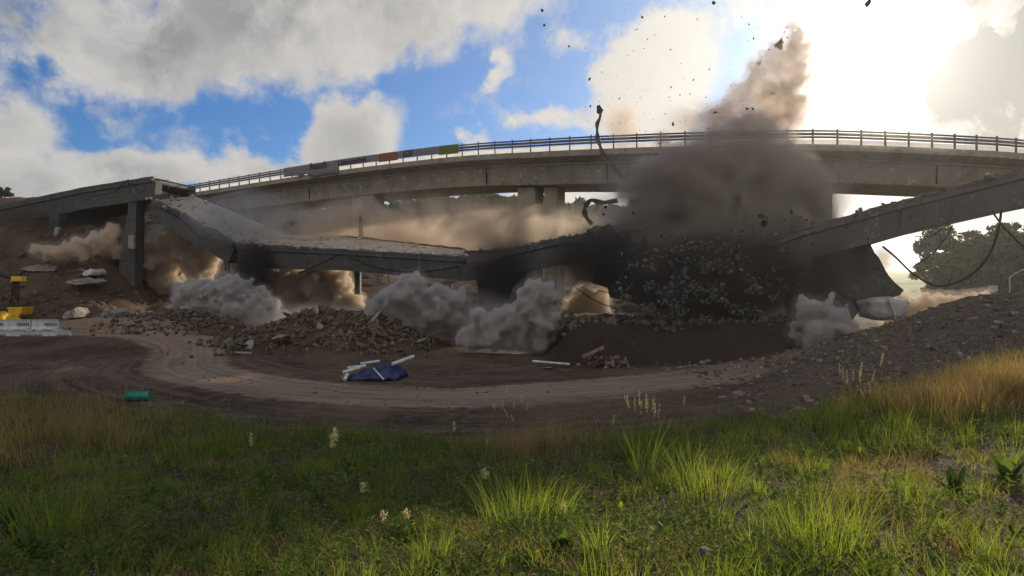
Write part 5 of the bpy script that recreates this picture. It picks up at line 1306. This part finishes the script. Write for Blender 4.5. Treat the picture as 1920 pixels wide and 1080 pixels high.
stalk(484, 985, 470, 812, 26, 'tall single stalk with one narrow pale seed head left of centre', 6)
stalk(600, 985, 628, 806, 34, 'tall stalk with a bright lumpy seed head left of the dark tarpaulin line', 11)
stalk(852, 840, 851, 790, 20, 'short yellow seed head standing alone before the track', 5)
G1 = 'seed stalks of the tall cluster right of centre'; L1 = 'pale seed stalk in the tall cluster right of the reddish grass'
for i, (xt, yt) in enumerate(((1176, 742), (1190, 746), (1199, 734), (1202, 752), (1212, 740), (1214, 748), (1226, 744), (1229, 756), (1237, 758), (1170, 742))):
    stalk(1185+i*5, 856+(i*7) % 18, xt, yt, 26, L1, 3.2, 'seed', G1)
G2 = 'seed stalks on the right crest'; L2 = 'straw seed stalk in the group on the right crest before the gravel'
for i, (xt, yt) in enumerate(((1574, 682), (1580, 690), (1588, 694), (1600, 693), (1616, 681), (1612, 694), (1640, 694), (1657, 662), (1630, 716), (1606, 722))):
    stalk(1578+i*7, 772+(i*5) % 14, xt, yt, 24, L2, 3.2, 'seed', G2)
G3 = 'thin seed stalks above the reddish grass'; L3 = 'very thin seed stalk rising above the reddish grass against the track'
for i, (xt, yt) in enumerate(((926, 756), (942, 752), (950, 730), (964, 752), (979, 740), (990, 752), (958, 778), (945, 768))):
    stalk(930+i*9, 842+(i*5) % 12, xt, yt, 16, L3, 3, 'seed', G3)
stalk(1140, 850, 1152, 778, 20, 'leaning seed stalk just left of the tall cluster', 4)
stalk(1270, 850, 1284, 742, 18, 'seed stalk leaning right of the tall cluster', 3)
stalk(908, 850, 914, 825, 12, 'low leaning stalk at the grass edge left of the reddish grass', 3)
stalk(1705, 740, 1707, 600, 30, 'tall dark stalk rising before the gravel bank at right', 3, 'dry')
stalk(1845, 840, 1843, 755, 20, 'slender flowering weed at the right side of the crest', 5, 'yleaf', fl=True)
stalk(80, 760, 88, 708, 14, 'thin dark stalk in the left brown grass', 3, 'dry')
# small pale flowers
for i, (x, y, yb, lb) in enumerate(((680, 912, 960, 'single pale yellow flower head in the dark weeds'), (718, 965, 1010, 'larger cream flower head below the single one'), (762, 960, 1000, 'pinkish cream flower beside the larger cream one'), (908, 885, 930, 'tiny white flower left of the tall thin tuft'), (1056, 950, 985, 'small white flower in front of the reddish grass'))):
    stalk(x+3, yb, x, y-4, 16, lb, 10, 'seed', fl=True)
# --- fallen sticks
def stick(px, r, label):
    pts = []
    for x, y in px: g = ground_at(x, y+6); pts.append(g+Vector((0, 0, r*1.6)))
    c = pts[0].copy(); pts = catmull([p-c for p in pts], 5); mb = MB().tube(pts, r*.6, 8, r*1.1)
    if len(pts) > 12: mb.tube([pts[6], pts[6]+Vector((.05, .03, .04)), pts[6]+Vector((.11, .05, .05))], r*.4, 6)
    o = mb.build('fallen_stick', M['stick'], smooth=True, label=label, cat='stick'); o.location = c
M['stick'] = simple('grey_stick', (.20, .17, .145), .9, 0, .4, 30, .5)
stick([(1625, 1000), (1670, 975), (1715, 948), (1755, 944)], .016, 'long bent grey stick lying among the stones at right')
stick([(1715, 930), (1735, 926), (1752, 932)], .018, 'short thick stick just above the long bent one')
stick([(1770, 965), (1800, 955)], .013, 'short stick right of the long bent one')
stick([(1590, 1012), (1610, 1005), (1640, 1000)], .009, 'thin twig at the lower end of the long stick')
stick([(1600, 918), (1640, 922), (1665, 920)], .010, 'pale twig lying under the brown weeds')
stick([(945, 1046), (930, 1048)], .012, 'tiny stick at the bottom centre')
